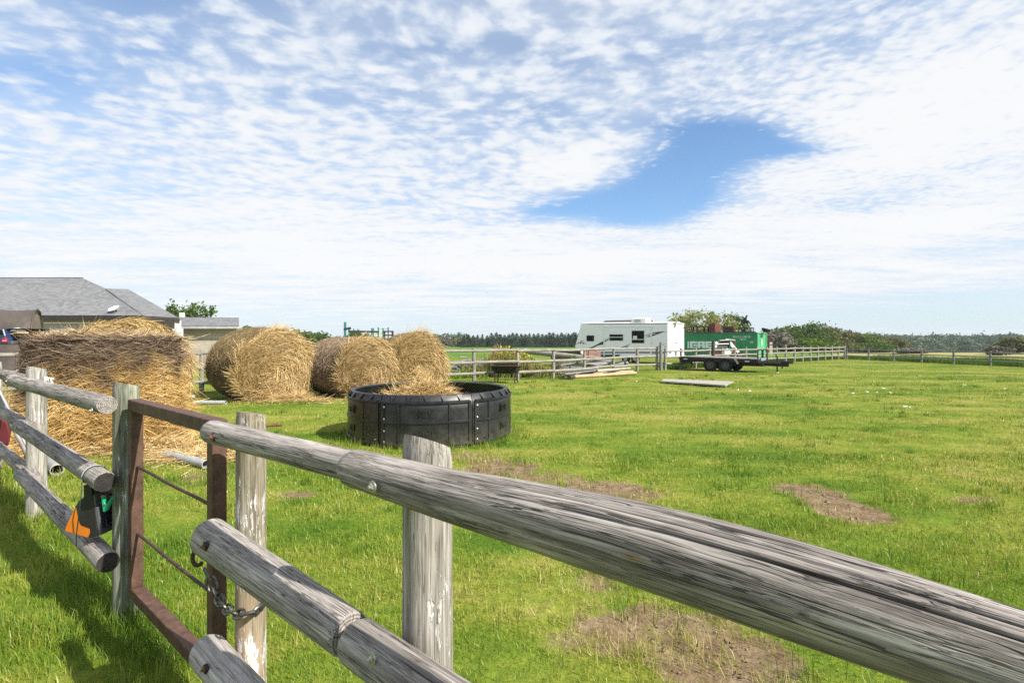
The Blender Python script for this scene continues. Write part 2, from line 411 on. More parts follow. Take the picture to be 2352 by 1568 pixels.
# ------------------------------------------------------------------ grass
def f_grass(g, b):
    k, p = patches(g); rv = g.attr('rv')
    k = g.math('ADD', k, g.math('MULTIPLY', g.math('SUBTRACT', rv, .5), .30))
    c = g.ramp(k, [(.26, (.085, .170, .012)), (.41, (.165, .250, .024)), (.53, (.28, .315, .044)), (.66, (.39, .362, .098)), (.82, (.53, .445, .20))])
    d_ = g.n.new('ShaderNodeBsdfDiffuse'); g.put(d_.inputs[0], c)
    t = g.n.new('ShaderNodeBsdfTranslucent'); g.put(t.inputs[0], g.mix(.35, c, (.30, .36, .03)))
    m = g.n.new('ShaderNodeMixShader'); m.inputs[0].default_value = .32
    g.link(d_.outputs[0], m.inputs[1]); g.link(t.outputs[0], m.inputs[2])
    gl = g.n.new('ShaderNodeBsdfGlossy'); gl.inputs['Roughness'].default_value = .45; gl.inputs[0].default_value = (.6, .6, .55, 1)
    m2 = g.n.new('ShaderNodeMixShader'); m2.inputs[0].default_value = .05
    g.link(m.outputs[0], m2.inputs[1]); g.link(gl.outputs[0], m2.inputs[2])
    g.link(m2.outputs[0], g.n['Material Output'].inputs[0])
M_grass = mat('grass_blades', f_grass)
rng = np.random.default_rng(7)
def blades(x, y, h, wd, A, near, mb, z0=None, droop=.5):
    n = len(x); yaw = rng.uniform(0, 2 * np.pi, n); td = rng.uniform(0, 2 * np.pi, n); tl = np.abs(rng.normal(0, droop, n))
    z = gz(x, y) - .012 if z0 is None else z0
    cx, sx = np.cos(yaw) * wd / 2, np.sin(yaw) * wd / 2
    lx, ly = np.cos(td) * np.sin(tl) * h, np.sin(td) * np.sin(tl) * h; lz = np.cos(tl) * h
    if near:
        V = np.empty((n, 5, 3))
        V[:, 0] = np.c_[x - cx, y - sx, z]; V[:, 1] = np.c_[x + cx, y + sx, z]
        mx, my, mz = x + lx * .38, y + ly * .38, z + lz * .62
        V[:, 2] = np.c_[mx + cx * .8, my + sx * .8, mz]; V[:, 3] = np.c_[mx - cx * .8, my - sx * .8, mz]
        V[:, 4] = np.c_[x + lx, y + ly, z + lz]
        i = np.arange(n)[:, None] * 5
        a = np.repeat(A, 5)
        mb.add(V.reshape(-1, 3), i + np.array([[0, 1, 2, 3]]), None, a)
        k0 = mb.nv - n * 5
        mb.L.append((k0 + i + np.array([[3, 2, 4]])).ravel()); mb.S.append(np.full(n, 3))
    else:
        V = np.empty((n, 3, 3))
        V[:, 0] = np.c_[x - cx, y - sx, z]; V[:, 1] = np.c_[x + cx, y + sx, z]; V[:, 2] = np.c_[x + lx, y + ly, z + lz]
        mb.add(V.reshape(-1, 3), np.arange(n)[:, None] * 3 + np.array([[0, 1, 2]]), None, np.repeat(A, 3))
gm = MB()
edges = list(np.arange(.5, 4.2, .3)) + list(np.geomspace(4.4, 50, 34))
RANK = []   # fence feet and other places the mower leaves long
def longgrass(x, y):
    r = np.zeros_like(x)
    for cx, cy, rad, am in RANK:
        r = np.maximum(r, am * np.clip(1.2 - ((x - cx) ** 2 + (y - cy) ** 2) / rad ** 2, 0, 1))
    return r
P3 = Vector((-2.245, 2.98, 0)); P4 = Vector((-4.30, 4.63, 0)); P5 = Vector((-6.4, 6.33, 0))
for t in np.linspace(-.3, 2.1, 40):
    q = P3.lerp(P4, t); RANK.append((q.x, q.y, .22, .9))
for t in np.linspace(0, 1, 20): RANK.append((-2.1 - t * .9, 2.75 - t * .15, .3, .5))
for a in np.linspace(0, 6.28, 40): RANK.append((-1.41 + 1.46 * math.cos(a), 8.95 + 1.46 * math.sin(a), .3, .8))
for pc in ((-6.5, 14.2, 1.6), (-4.3, 15, 1.5), (-3, 16.2, 1.3), (-6.42, 8.2, 1.35)): RANK.append((*pc, .6))
for e0, e1 in zip(edges[:-1], edges[1:]):
    ym = (e0 + e1) / 2
    x0, x1 = -1.16 * e1 - .8, 1.16 * e1 + .8
    area = (x1 - x0) * (e1 - e0)
    dens = min(5600, 21000 / ym ** 1.32)
    n = int(area * dens)
    x = rng.uniform(x0, x1, n); y = rng.uniform(e0, e1, n)
    b_ = bare(x, y) + (fbm(np.c_[x * 4.2, y * 4.2, x * 0], 4) - .5) * 1.9
    tuft = fbm(np.c_[x * 5.5, y * 5.5, x * 0 + 9], 2)
    keep = (b_ < .42 + rng.uniform(-.12, .12, n)) | ((rng.random(n) < .03) | ((tuft > .62) & (rng.random(n) < .4)))
    x, y, b_, tuft = x[keep], y[keep], b_[keep], tuft[keep]; n = len(x)
    hv = (.022 + .040 * fbm(np.c_[x * 1.3, y * 1.3, x * 0 + 3], 3)) * rng.uniform(.5, 1.35, n) * (1 + .5 * np.clip(tuft - .5, 0, 1) * 3)
    lg = longgrass(x, y)
    hv = hv * (1 + 1.9 * lg) * np.where(y < 18, 1, .85)
    A = rng.random(n) + np.clip(b_ - .1, 0, .6) * .5 - lg * .45
    wd = .0034 * max(1, (ym / 2.6) ** .82)
    blades(x, y, hv, wd * rng.uniform(.7, 1.3, n), A, ym < 7.5, gm, droop=.62)
# ranker tufts and weeds standing up out of the turf
nt = 1100; ty = rng.uniform(1.9, 24, nt) ** 1.0; tx = rng.uniform(-1.15, 1.15, nt) * ty
for k, (cx, cy) in enumerate(zip(tx, ty)):
    m_ = int(rng.integers(14, 46)); rr_ = rng.uniform(.03, .13)
    px_, py_ = cx + rng.normal(0, rr_, m_), cy + rng.normal(0, rr_, m_); kd = rng.random()
    blades(px_, py_, rng.uniform(.05, .13, m_) * (1 if kd < .85 else 1.3), np.full(m_, .0042 * max(1, (cy / 3) ** .8)), rng.random(m_) * .5 + (-.5 if kd < .75 else .35), cy < 7, gm, droop=.5)
# flat dead stalks and clods on the worn ground
n = 60000; y = rng.uniform(1.2, 9, n); x = rng.uniform(-1.2, 1.2, n) * y; b_ = bare(x, y) + (rng.random(n) - .5) * .5; k = (b_ > .25) & (b_ < .9)
x, y = x[k], y[k]; blades(x, y, rng.uniform(.03, .10, len(x)), rng.uniform(.002, .004, len(x)), rng.uniform(.9, 1.6, len(x)), False, gm, gz(x, y) + .006, droop=1.5)
tag(gm.build('grass', M_grass), kind='stuff')
def f_clod(g, b):
    g.put(b.inputs['Base Color'], g.ramp(g.noise(g.pos(), 30, 3, .6), [(.3, (.11, .075, .05)), (.55, (.22, .16, .11)), (.75, (.33, .26, .19))]))
M_clod = mat('soil_clods', f_clod, 1.0, .05)
cm = MB(); n = 26000; y = rng.uniform(1.2, 8.5, n); x = rng.uniform(-1.1, 1.1, n) * y; k = bare(x, y) + (rng.random(n) - .5) * .5 > .72; x, y = x[k], y[k]; n = len(x)
oc = np.array([(1, 0, 0), (0, 1, 0), (-1, 0, 0), (0, -1, 0), (0, 0, 1), (0, 0, -1)], float); of = np.array([(0, 1, 4), (1, 2, 4), (2, 3, 4), (3, 0, 4), (1, 0, 5), (2, 1, 5), (3, 2, 5), (0, 3, 5)])
sz = rng.gamma(2.0, .0035, n)[:, None, None] * rng.uniform(.6, 1.4, (n, 6, 1)); V = oc[None] * sz; V[:, :, 2] *= .7; a = rng.uniform(0, 6.28, n); ca, sa = np.cos(a)[:, None], np.sin(a)[:, None]
V = np.stack([V[:, :, 0] * ca - V[:, :, 1] * sa + x[:, None], V[:, :, 0] * sa + V[:, :, 1] * ca + y[:, None], V[:, :, 2] - .016], -1)
cm.add(V.reshape(-1, 3), (np.arange(n)[:, None, None] * 6 + of[None]).reshape(-1, 3)); tag(cm.build('soil_clods', M_clod), kind='stuff')

# ------------------------------------------------------------------ wood, metal and other materials
M_rail = wood('weathered_rail', (.165, .145, .13), (.35, .317, .292), (.52, .478, .443), bump=.8, crack=.85)
M_rail_dark = wood('weathered_dark_rail', (.115, .10, .088), (.315, .284, .26), (.55, .505, .465), bump=.9, lichen=True, crack=.85)
M_rail_pale = wood('weathered_pale_rail', (.21, .19, .175), (.44, .405, .38), (.615, .575, .54), bump=.6, crack=.8)
M_post = wood('flaking_white_post', (.17, .16, .135), (.37, .35, .31), (.56, .54, .49), paint=(.60, .59, .55), amount=.05, bump=.6)
M_post2 = wood('flaking_worn_post', (.15, .135, .115), (.33, .305, .27), (.50, .475, .43), paint=(.62, .61, .58), amount=-.18, bump=.7)
M_post3 = wood('stripped_post', (.10, .085, .06), (.27, .235, .17), (.45, .41, .33), paint=(.62, .61, .58), amount=.27, bump=.6, warm=(.33, .24, .15))
M_post4 = wood('greenish_post', (.10, .105, .08), (.24, .25, .19), (.40, .40, .33), paint=(.62, .64, .60), amount=-.42, bump=.7)
M_far = wood('far_fence_wood', (.13, .12, .10), (.29, .27, .235), (.45, .425, .38), bump=.3, crack=.5)
M_fargrey = wood('far_fence_grey', (.11, .11, .10), (.23, .23, .22), (.36, .36, .34), bump=.3, crack=.4)
M_peeled = wood('peeled_pole', (.28, .19, .11), (.48, .35, .22), (.62, .50, .35), bump=.3, crack=.4)
M_board = wood('grey_board', (.09, .085, .08), (.24, .23, .22), (.42, .41, .39), bump=.5)
M_pale = wood('pale_board', (.20, .19, .155), (.39, .37, .32), (.56, .54, .48), bump=.4)
M_bark = wood('bark', (.025, .02, .016), (.085, .068, .052), (.16, .135, .11), bump=1.0)
def f_rust(g, b):
    p = g.coord('Object'); n = g.noise(p, 18, 5, .7); n2 = g.noise(p, 160, 3, .6)
    c = g.ramp(n, [(.3, (.045, .025, .017)), (.5, (.088, .047, .032)), (.7, (.14, .075, .05))])
    c = g.mix(g.step(n2, .60, .66, 0, .8), c, (.03, .018, .014))
    g.put(b.inputs['Base Color'], c); g.put(b.inputs['Normal'], g.bump(g.noise(p, 220, 3), .35, .003))
M_rust = mat('brown_rusty_steel', f_rust, .62, .35)
M_rod = plain('dark_rusty_rod', (.065, .038, .032), .7, .3, .2, .4, 40)
M_bolt = plain('bolt_steel', (.42, .40, .38), .4, .5, .8, .25, 60)
M_rbolt = plain('rusty_bolt', (.16, .07, .04), .7, .3, .3, .4, 90)
M_chain = plain('chain_steel', (.13, .125, .12), .45, .5, .85, .45, 60)
M_black = plain('black_plastic', (.012, .012, .013), .5, .45)
M_dkgrey = plain('dark_grey_plastic', (.075, .077, .08), .5, .4)
M_orange = plain('orange_plastic', (.50, .145, .012), .45, .4, 0, .06, 10)
M_green = plain('green_plastic', (.01, .30, .14), .4, .45, 0, .1)
M_cord = plain('dark_green_cord', (.012, .035, .025), .6)
M_white = plain('white_plastic', (.72, .72, .70), .5, .4, 0, .06)
M_pvc = plain('grey_pipe', (.34, .35, .355), .5, .4, 0, .15, 9)
M_red = plain('red_paint', (.12, .016, .024), .5, .4, 0, .25, 4)
M_tubegrey = plain('grey_tube', (.25, .235, .225), .5, .4, .3, .25, 9)
def f_solar(g, b):
    p = g.coord('Object'); x, y, z = g.sep(p)
    gy = g.math('ABSOLUTE', g.math('SUBTRACT', g.math('FRACT', g.math('MULTIPLY', y, 24)), .5))
    gz_ = g.math('ABSOLUTE', g.math('SUBTRACT', g.math('FRACT', g.math('MULTIPLY', z, 90)), .5))
    c = g.mix(g.step(gy, .45, .47), (.010, .012, .028), (.12, .125, .13)); c = g.mix(g.step(gz_, .46, .48, 0, .5), c, (.05, .055, .07))
    g.put(b.inputs['Base Color'], c)
M_solar = mat('solar_cells', f_solar, .15, .6)

# ------------------------------------------------------------------ logs
def log(mb, p0, p1, r0, r1, n=28, step=.03, seed=0, rough=.05, grooves=(), bend=.0, prof=None, zprof=None, rnd_end=.012, cut=0.0, flat_top=False, slant=None, endA=1.0):
    """round timber from p0 to p1; grooves = (angle, start, end, depth, half angle)"""
    p0, p1 = Vector(p0), Vector(p1); ax = p1 - p0; L = ax.length; z = ax.normalized()
    up = Vector((0, 0, 1)) if abs(z.z) < .8 else Vector((0, -1, 0))
    x = z.cross(up).normalized(); y = x.cross(z)          # y is up, x sideways
    m = max(3, int(L / step) + 1)
    t = np.linspace(0, 1, m); th = np.arange(n) * 2 * np.pi / n
    T, H = np.meshgrid(t, th, indexing='ij')
    rad = r0 + (r1 - r0) * T if prof is None else np.interp(T, [q_[0] for q_ in prof], [q_[1] for q_ in prof])
    q = np.c_[np.cos(H).ravel() * 1.4 + seed * 7.1, np.sin(H).ravel() * 1.4 + seed * 3.3, (T * L * 2.2).ravel() + seed]
    rad = rad * (1 + rough * 2 * (fbm(q, 3) - .5).reshape(T.shape))
    q2 = np.c_[np.cos(H).ravel() * 9 + seed, np.sin(H).ravel() * 9, (T * L * 3).ravel()]
    rad = rad * (1 + rough * .45 * (vnoise(q2) - .5).reshape(T.shape))
    GA = np.zeros_like(rad)
    for ga, gs, ge, gd, gw in grooves:
        wob = ga + .16 * (vnoise(np.c_[T.ravel() * L * 3.1 + ga * 9, T.ravel() * 0, T.ravel() * 0 + seed]) - .5).reshape(T.shape)
        dlt = np.angle(np.exp(1j * (H - wob)))
        env = np.clip((T - gs) / .06, 0, 1) * np.clip((ge - T) / .06, 0, 1)
        gq = env * np.clip(1 - np.abs(dlt) / gw, 0, 1); rad = rad - gd * gq; GA = np.maximum(GA, gq * min(1, gd / .009) * .42)
    e = np.minimum(T, 1 - T) * L
    rad = rad * (1 - (.07 if rnd_end < .02 else .16) * np.clip(1 - e / rnd_end, 0, 1) ** 2)
    off = bend * np.sin(T * np.pi) * L
    if zprof: off = off + np.interp(T, [q_[0] for q_ in zprof], [q_[1] for q_ in zprof])
    C = np.array(p0)[None, None] + T[..., None] * np.array(ax) + off[..., None] * np.array(y)
    if slant is not None:   # sloping saw cut at the far end
        C = C + (np.clip((T - .9) / .1, 0, 1) * (np.cos(H) * slant[0] + np.sin(H) * slant[1]))[..., None] * np.array(z) * rad[..., None]
    V = C + rad[..., None] * (np.cos(H)[..., None] * np.array(x) + np.sin(H)[..., None] * np.array(y))
    W = np.stack([rad * np.cos(H), rad * np.sin(H), T * L + seed * 3.7], -1)
    i = np.arange(m * n).reshape(m, n)
    F = np.stack([i[:-1], np.roll(i, -1, 1)[:-1], np.roll(i, -1, 1)[1:], i[1:]], -1).reshape(-1, 4)
    mb.add(V.reshape(-1, 3), F, W.reshape(-1, 3), GA.ravel())
    for k, o in ((0, 1), (m - 1, 0)):
        idx = list(range(n)); idx = idx[::-1] if o else idx
        mb.add(V[k], [tuple(idx)], W[k], endA)
    return mb
def post(name, x, y, h, r, m, parent, seed, slope=(0, 0), holes=()):
    mb = log(MB(), (x, y, -.25), (x, y, h), r * 1.04, r, n=32, step=.035, seed=seed, rough=.035, slant=slope,
             grooves=[(random.Random(seed).uniform(3.8, 5.4), .1, 1.06, .012, .09), (5.6, .25, 1.06, .008, .06)])
    return mb.build(name, m, parent, smooth=False)

TN, CN = Vector((.748, -.664, 0)), .69          # right near fence: direction, normal and distance of the rail plane
NN = Vector((.664, .748, 0))
def on_fence(dx, dy, off=0): return onplane(dx, dy, NN, CN + off)
def bolt(name, p, n, m, parent, r=.0085, ring=True):
    mb = MB(); n = Vector(n)
    if ring: mb.lathe([(0, 0), (r * 1.5, 0), (r * 1.5, .003), (r * .9, .004)], p, n, 14)
    mb.lathe([(r * .95, .0), (r * .95, .006), (r * .75, .008), (0, .008)], p, n, 6)
    mb.lathe([(r * .5, .0), (r * .5, .012), (r * .35, .013), (0, .013)], p, n, 8)
    o = mb.build(name, m, parent)
    if m is M_rbolt: MB().lathe([(r * 1.9, -.01), (r * 1.9, .0015), (r * 1.2, .0015)], p, n, 16).build('bolt_hole', M_black, parent)
    return o
fence = thing('rail_fence', 'grey weathered log rail fence filling the bottom right, two flaking white posts', 'fence', (-.6, 1.6, 0))
a0, a1 = on_fence(486, 990), on_fence(820, 1073, .018)
A = log(MB(), a0, a1, .043, .0395, n=40, step=.012, seed=3, rough=.05, grooves=[(1.0, .0, .35, .006, .06), (2.3, .3, .8, .004, .05)]).build('rail', M_rail, fence)
b0 = on_fence(806, 1078, -.006); b0.z = 1.289; b1 = b0 + TN * 2.75
Bm = log(MB(), b0, b1, .0515, .0585, n=176, step=.008, seed=5, rough=.05, rnd_end=.03, prof=[(0, .0455), (.134, .0505), (.20, .0545), (.26, .0572), (.31, .0575), (.35, .0558), (.39, .0522), (.43, .0472), (.48, .044), (1, .042)], zprof=[(0, 0), (.134, .004), (.20, .011), (.26, .015), (.31, .016), (.35, .0146), (.39, .0114), (.43, .0072), (.50, .002), (1, 0)],
         grooves=[(2.25, .02, 1.0, .013, .075), (1.45, .06, .62, .007, .06), (2.7, .25, .9, .006, .06), (1.8, .3, 1.0, .007, .06), (1.15, .1, 1.0, .006, .06), (2.45, .0, .3, .007, .06), (3.2, .1, .8, .005, .06), (.8, .2, 1., .005, .06), (2.0, .12, .5, .007, .05), (1.62, .45, 1., .006, .05), (2.5, .5, 1., .006, .05)])
B = Bm.build('rail', M_rail_dark, fence)
c0, c1 = on_fence(481, 1232), on_fence(806, 1459, .006)
Cc = log(MB(), c0, c1, .070, .055, n=48, step=.012, seed=8, rough=.05, grooves=[(1.25, .0, .8, .005, .05), (1.9, .2, 1., .004, .05)]).build('rail', M_rail, fence)
d0 = on_fence(818, 1470, -.004); d1 = d0 + TN * 2.2
Dd = log(MB(), d0, d1, .0545, .062, n=120, step=.01, seed=11, rough=.06, grooves=[(1.85, .0, .9, .013, .085), (1.2, .05, 1., .006, .07), (2.4, .1, .7, .006, .07), (1.5, .0, .5, .006, .07)]).build('rail', M_rail_dark, fence)
e0 = on_fence(474, 1494); e1 = e0 + TN * 2.4
E = log(MB(), e0, e1, .064, .06, n=48, step=.014, seed=14, rough=.05, grooves=[(1.4, .0, .6, .005, .05), (2.2, .0, .25, .007, .05)]).build('rail', M_rail_pale, fence)
q1 = onplane(982, 1000, NN, .81); q2 = onplane(577, 1000, NN, .808)
post('post', q1.x, q1.y, 1.352, .061, M_post2, fence, 21, (-.28, .34))
post('post', q2.x, q2.y, 1.325, .053, M_post3, fence, 22, (-.12, .16))
cn = -NN
for (dx, dy, c_, m, par, r_) in ((857, 1117, CN - .012, M_bolt, B, .0535), (489, 1003, CN, M_rbolt, A, .043), (470, 1254, CN, M_rbolt, Cc, .069), (856, 1511, CN, M_bolt, Dd, .0555), (470, 1536, CN, M_rbolt, E, .063)):
    p = onplane(dx, dy, NN, c_ - r_ * .97); bolt('bolt', p, cn, m, par)
sb = onplane(611, 977, NN, .81); MB().tube([sb + Vector((.0, .0, 0)), sb + Vector((.05, .02, 0))], .006, 8).build('bolt', M_rbolt, fence)

# left near fence
NL, CL = Vector((.629, .777, 0)), .78
TL = Vector((.777, -.629, 0))
def on_left(dx, dy, off=0): return onplane(dx, dy, NL, CL + off)
lf = thing('rail_fence', 'grey log rail fence at lower left with sawn rail ends beside the brown gate', 'fence', (P4.x, P4.y, 0))
rails = {}
f1, f0 = on_left(246, 930), on_left(28, 873)
g1, g0 = on_left(242, 1107), on_left(44, 979)
h1, h0 = on_left(249, 1291), on_left(50, 1089)
for k, (s0, s1, r0, r1, m, sd_) in {'F': (f0, f1, .056, .051, M_rail, 31), 'G': (g0, g1, .054, .054, M_rail, 32), 'H': (h0, h1, .056, .056, M_rail, 33)}.items():
    rails[k] = log(MB(), s0, s1, r0, r1, n=40, step=.02, seed=sd_, rough=.05, endA=1.0 if k == 'F' else .8, grooves=[(1.5, .1, .9, .004, .05), (2.2, .0, .5, .004, .05)]).build('rail', m, lf)
for (s0, dz, sd_) in ((f0, .01, 41), (g0, 0, 42), (h0, -.01, 43)):
    q = s0 + NL * .05 + TL * .12 + Vector((0, 0, dz)); log(MB(), q - TL * 2.7, q, .052, .055, n=32, step=.03, seed=sd_, rough=.05).build('rail', M_rail_dark if sd_ == 41 else M_rail, lf)
for p, h, r, m, sd_ in ((P3, 1.353, .064, M_post4, 51), (P4, 1.365, .072, M_post, 52), (P5, 1.36, .07, M_post, 53)):
    post('post', p.x, p.y, h, r, m, lf, sd_, (-.14, .2))
for k, dx, dy in (('F', 212, 942), ('F', 17, 875), ('G', 36, 983)):
    r_ = .055; bolt('bolt', onplane(dx, dy, NL, CL - r_ * .95), -NL, M_bolt, rails[k], .010)
for dx, dy in ((113, 871), (114, 1010), (112, 1165)):
    p = onplane(dx, dy, NL, .893 - .073); MB().lathe([(.008, -.004), (.008, .002), (0, .002)], p, -NL, 10).build('bolt_hole', M_black, lf)
# white electric fence insulator on the post
p = P4 + Vector((.085, .0, 1.245))
ins = thing('fence_insulator', 'small white plastic wire insulator nailed to the side of a fence post', 'insulator', p)
MB().box(p, (.012, .03, .075)).build('back_plate', M_white, ins)
mb = MB()
for k in range(3): mb.lathe([(.006, 0), (.02, .004), (.02, .012), (.01, .016)], p + Vector((.006 + k * .02, 0, .012)), (1, 0, -.25), 12)
mb.box(p + Vector((.035, 0, -.02)), (.05, .02, .016)); mb.build('spool', M_white, ins)

# ------------------------------------------------------------------ steel gate
ga, gb = at(312, 900, 2.88), at(498, 900, 2.15); ga.z = gb.z = 0
GD = (gb - ga).normalized(); GN = Vector((-GD.y, GD.x, 0))
gate = thing('gate', 'narrow brown steel frame gate with two thin rods between the log fences', 'gate', ga)
Z0, Z1 = .20, 1.275; wq, tq = .062, .058
def post_bar(c, z0, z1): return MB().bar((c.x, c.y, z0), (c.x, c.y, z1), wq, tq, up=tuple(GN))
post_bar(ga, Z0 + .03, Z1 - .061).build('upright', M_rust, gate, bevel=.005); post_bar(gb, Z0 + .03, Z1 - .061).build('upright', M_rust, gate, bevel=.005)
for z in (Z0, Z1 - .031):
    u = Vector((0, 0, z)); MB().bar(ga + u - GD * .033, gb + u + GD * .033, tq + .004, .062, up=(0, 0, 1)).build('crossbar', M_rust, gate, bevel=.005)
for z in (.90, .527):
    u = Vector((0, 0, z)); a, b_ = ga + u + GD * .03, gb + u - GD * .03
    pts = [a.lerp(b_, t) + Vector((0, 0, .002 * math.sin(t * 9))) for t in np.linspace(0, 1, 9)]
    MB().tube(pts, .0075, 8).build('rod', M_rod, gate, smooth=True)
for z in (1.0, .516):
    c = ga + Vector((0, 0, z)) - GD * .05 + GN * .02; mb = MB()
    mb.tube([c + Vector((.024 * math.cos(t), 0.012 * math.cos(t), .024 * math.sin(t))) for t in np.linspace(0, 6.28, 14)[:-1]], .009, 8, closed=True)
    mb.tube([P3 + Vector((.05, -.03, z)), c], .008, 8); mb.tube([ga + Vector((0, 0, z)) - GD * .03, c + Vector((0, 0, -.03))], .008, 8)
    mb.build('hinge', M_rbolt, gate, smooth=True)
# knob shadowed on the latch upright
c = gb + Vector((0, 0, .86)) - GN * .03 + GD * .03
MB().tube([c, c + Vector((.03, -.012, 0))], .006, 8).build('latch_pin', M_rbolt, gate)

# chain round the gate and the post
def link(mb, c, t, up, L=.029, wd=.0165, r=.0054):
    t = Vector(t).normalized(); u = (Vector(up) - t * t.dot(Vector(up))).normalized(); pts = []
    for a in np.linspace(0, 2 * math.pi, 18)[:-1]:
        pts.append(Vector(c) + t * (math.cos(a) * wd + math.copysign(L - wd, math.cos(a)) * min(1, abs(math.cos(a)) * 3)) + u * math.sin(a) * wd)
    mb.tube(pts, r, 7, closed=True)
ch = thing('chain', 'rusty steel chain holding the gate to the post under the middle rail end', 'chain', (gb.x, gb.y, .55))
path = [at(466, 1300, 2.03), at(482, 1330, 2.04), at(496, 1365, 2.03), at(512, 1388, 1.99), at(530, 1405, 1.93), at(556, 1411, 1.88), at(582, 1405, 1.88), at(603, 1391, 1.92), at(613, 1375, 1.99)]
dens = []
for a, b_ in zip(path[:-1], path[1:]): dens += [a.lerp(b_, t) for t in np.linspace(0, 1, 12)[:-1]]
mb = MB(); acc = 0; k = 0
for a, b_ in zip(dens[:-1], dens[1:]):
    acc += (b_ - a).length
    if acc > .040:
        acc = 0; k += 1; ov = Vector((.3, -.8, .5)) if k % 2 else Vector((.6, .4, .7)); link(mb, a, b_ - a, ov)
mb.build('links', M_chain, ch, smooth=True)
hk = at(455, 1279, 2.0)
mb = MB().tube([hk + Vector((.022 * math.cos(t), .004 * math.sin(t), .030 * math.sin(t))) for t in np.linspace(.4, 5.6, 14)], .0075, 8)
mb.tube([hk + Vector((.02, 0, .012)), hk + Vector((.055, .02, .02))], .007, 8); mb.build('hook', M_rod, ch, smooth=True)

# ------------------------------------------------------------------ solar fence energizer hanging on the middle rail
def ez(zx, zy): return zoomed(180, 1400, 6.5333, zx, zy)
YF, YB = 2.875, 3.0
def ept(zx, zy, Y=YF): return at(*ez(zx, zy), Y)
en = thing('fence_energizer', 'orange and black solar electric fence charger hanging under the middle rail end', 'energizer', ept(590, 1370))
dep = Vector((0, YB - YF, 0))
orange = [(90, 1225), (130, 1120), (300, 775), (328, 800), (356, 950), (392, 1100), (430, 1145), (500, 1170), (592, 1205), (592, 1290), (535, 1388), (95, 1262)]
MB().prism([ept(*q) for q in orange], dep).build('base', M_orange, en, bevel=.004)
black = [(306, 770), (380, 660), (474, 585), (462, 360), (545, 335), (580, 345), (625, 420), (640, 560), (700, 800), (740, 1345), (600, 1385), (560, 1380), (596, 1290), (596, 1203), (500, 1166), (430, 1142), (392, 1098), (358, 950), (330, 798)]
MB().prism([ept(*q) - Vector((0, .004, 0)) for q in black], dep * 1.0 + Vector((0, .002, 0))).build('housing', M_black, en, bevel=.004)
hp = [ept(560, 350), ept(640, 360), ept(690, 420), ept(700, 560)]
MB().tube([ept(690, 430, 2.9), ept(700, 500, 2.9), ept(705, 600, 2.9)], .012, 8).build('handle', M_black, en)
# front: slanted grey panel frame, solar cells, control plate (faces right)
def fpt(u, v):     # u across the front in depth, v down: 0 at the control plate, 1 at the foot
    a, b_ = ept(640, 560), ept(745, 1330); p = a.lerp(b_, v); return Vector((p.x + .004, YF - .002 + u * .128, p.z))
def fpanel(u0, u1, v0, v1, th, m, nm):
    MB().prism([fpt(u0, v0), fpt(u1, v0), fpt(u1, v1), fpt(u0, v1)], (th, 0, 0)).build(nm, m, en, bevel=.0015)
fpanel(-.0, 1.0, -.02, .28, .010, M_dkgrey, 'control_plate')
fpanel(.0, 1.0, .295, 1.0, .016, M_dkgrey, 'panel_frame')
fpanel(.10, .92, .33, .86, .0185, M_solar, 'solar_panel')
kp = fpt(.35, .08) + Vector((.012, 0, 0)); MB().lathe([(0, .016), (.007, .014), (.008, 0)], kp, (1, -.3, .1), 12).build('knob', plain('yellow_knob', (.75, .42, .05), .4), en)
kp = fpt(.9, .10) + Vector((.012, 0, 0)); MB().lathe([(0, .012), (.008, .010), (.009, 0)], kp, (1, -.3, .1), 12).build('terminal', plain('red_knob', (.5, .08, .05), .4), en)
# green spring clip clamped to the front
Yc = 2.86
clip = [[(805, 580), (845, 575), (860, 690), (880, 720), (910, 740), (1000, 590), (1018, 600), (950, 760), (900, 870), (868, 885), (840, 880), (826, 770), (815, 720)]]
MB().prism([at(*ez(*q), Yc) for q in clip[0]], (0, .022, 0)).build('clip', M_green, en, bevel=.003)
MB().lathe([(0, .004), (.006, .003), (.006, 0)], at(*ez(872, 745), Yc), (0, -1, 0), 10).build('clip_pin', M_dkgrey, en)
cd = thing('cord', 'thin dark green cord looped over the middle rail and hanging past the energizer', 'cord', ept(440, 230))
gax = (g1 - g0).normalized()
def around(k, a0, a1, r):
    c = g1 - gax * k; y = Vector((0, 0, 1)); x = gax.cross(y).normalized()
    return [c + x * math.cos(t) * r + y * math.sin(t) * r for t in np.linspace(a0, a1, 12)]
lo = around(.20, 3.3, -.4, .0585)
side = lo[0] if lo[0].y < lo[-1].y else lo[-1]
pts = (lo if lo[-1].y < lo[0].y else lo[::-1]) + [at(*ez(430, 300), 2.86), at(*ez(415, 560), 2.83), at(*ez(385, 800), 2.82), at(*ez(350, 1100), 2.84), at(*ez(322, 1320), 2.86), at(*ez(318, 1560), 2.88)]
MB().tube(pts, .0028, 6).build('cord_strand', M_cord, cd, smooth=True)
MB().tube(around(.22, 3.4, -.6, .058), .0035, 6).build('loop', M_pvc, cd, smooth=True)

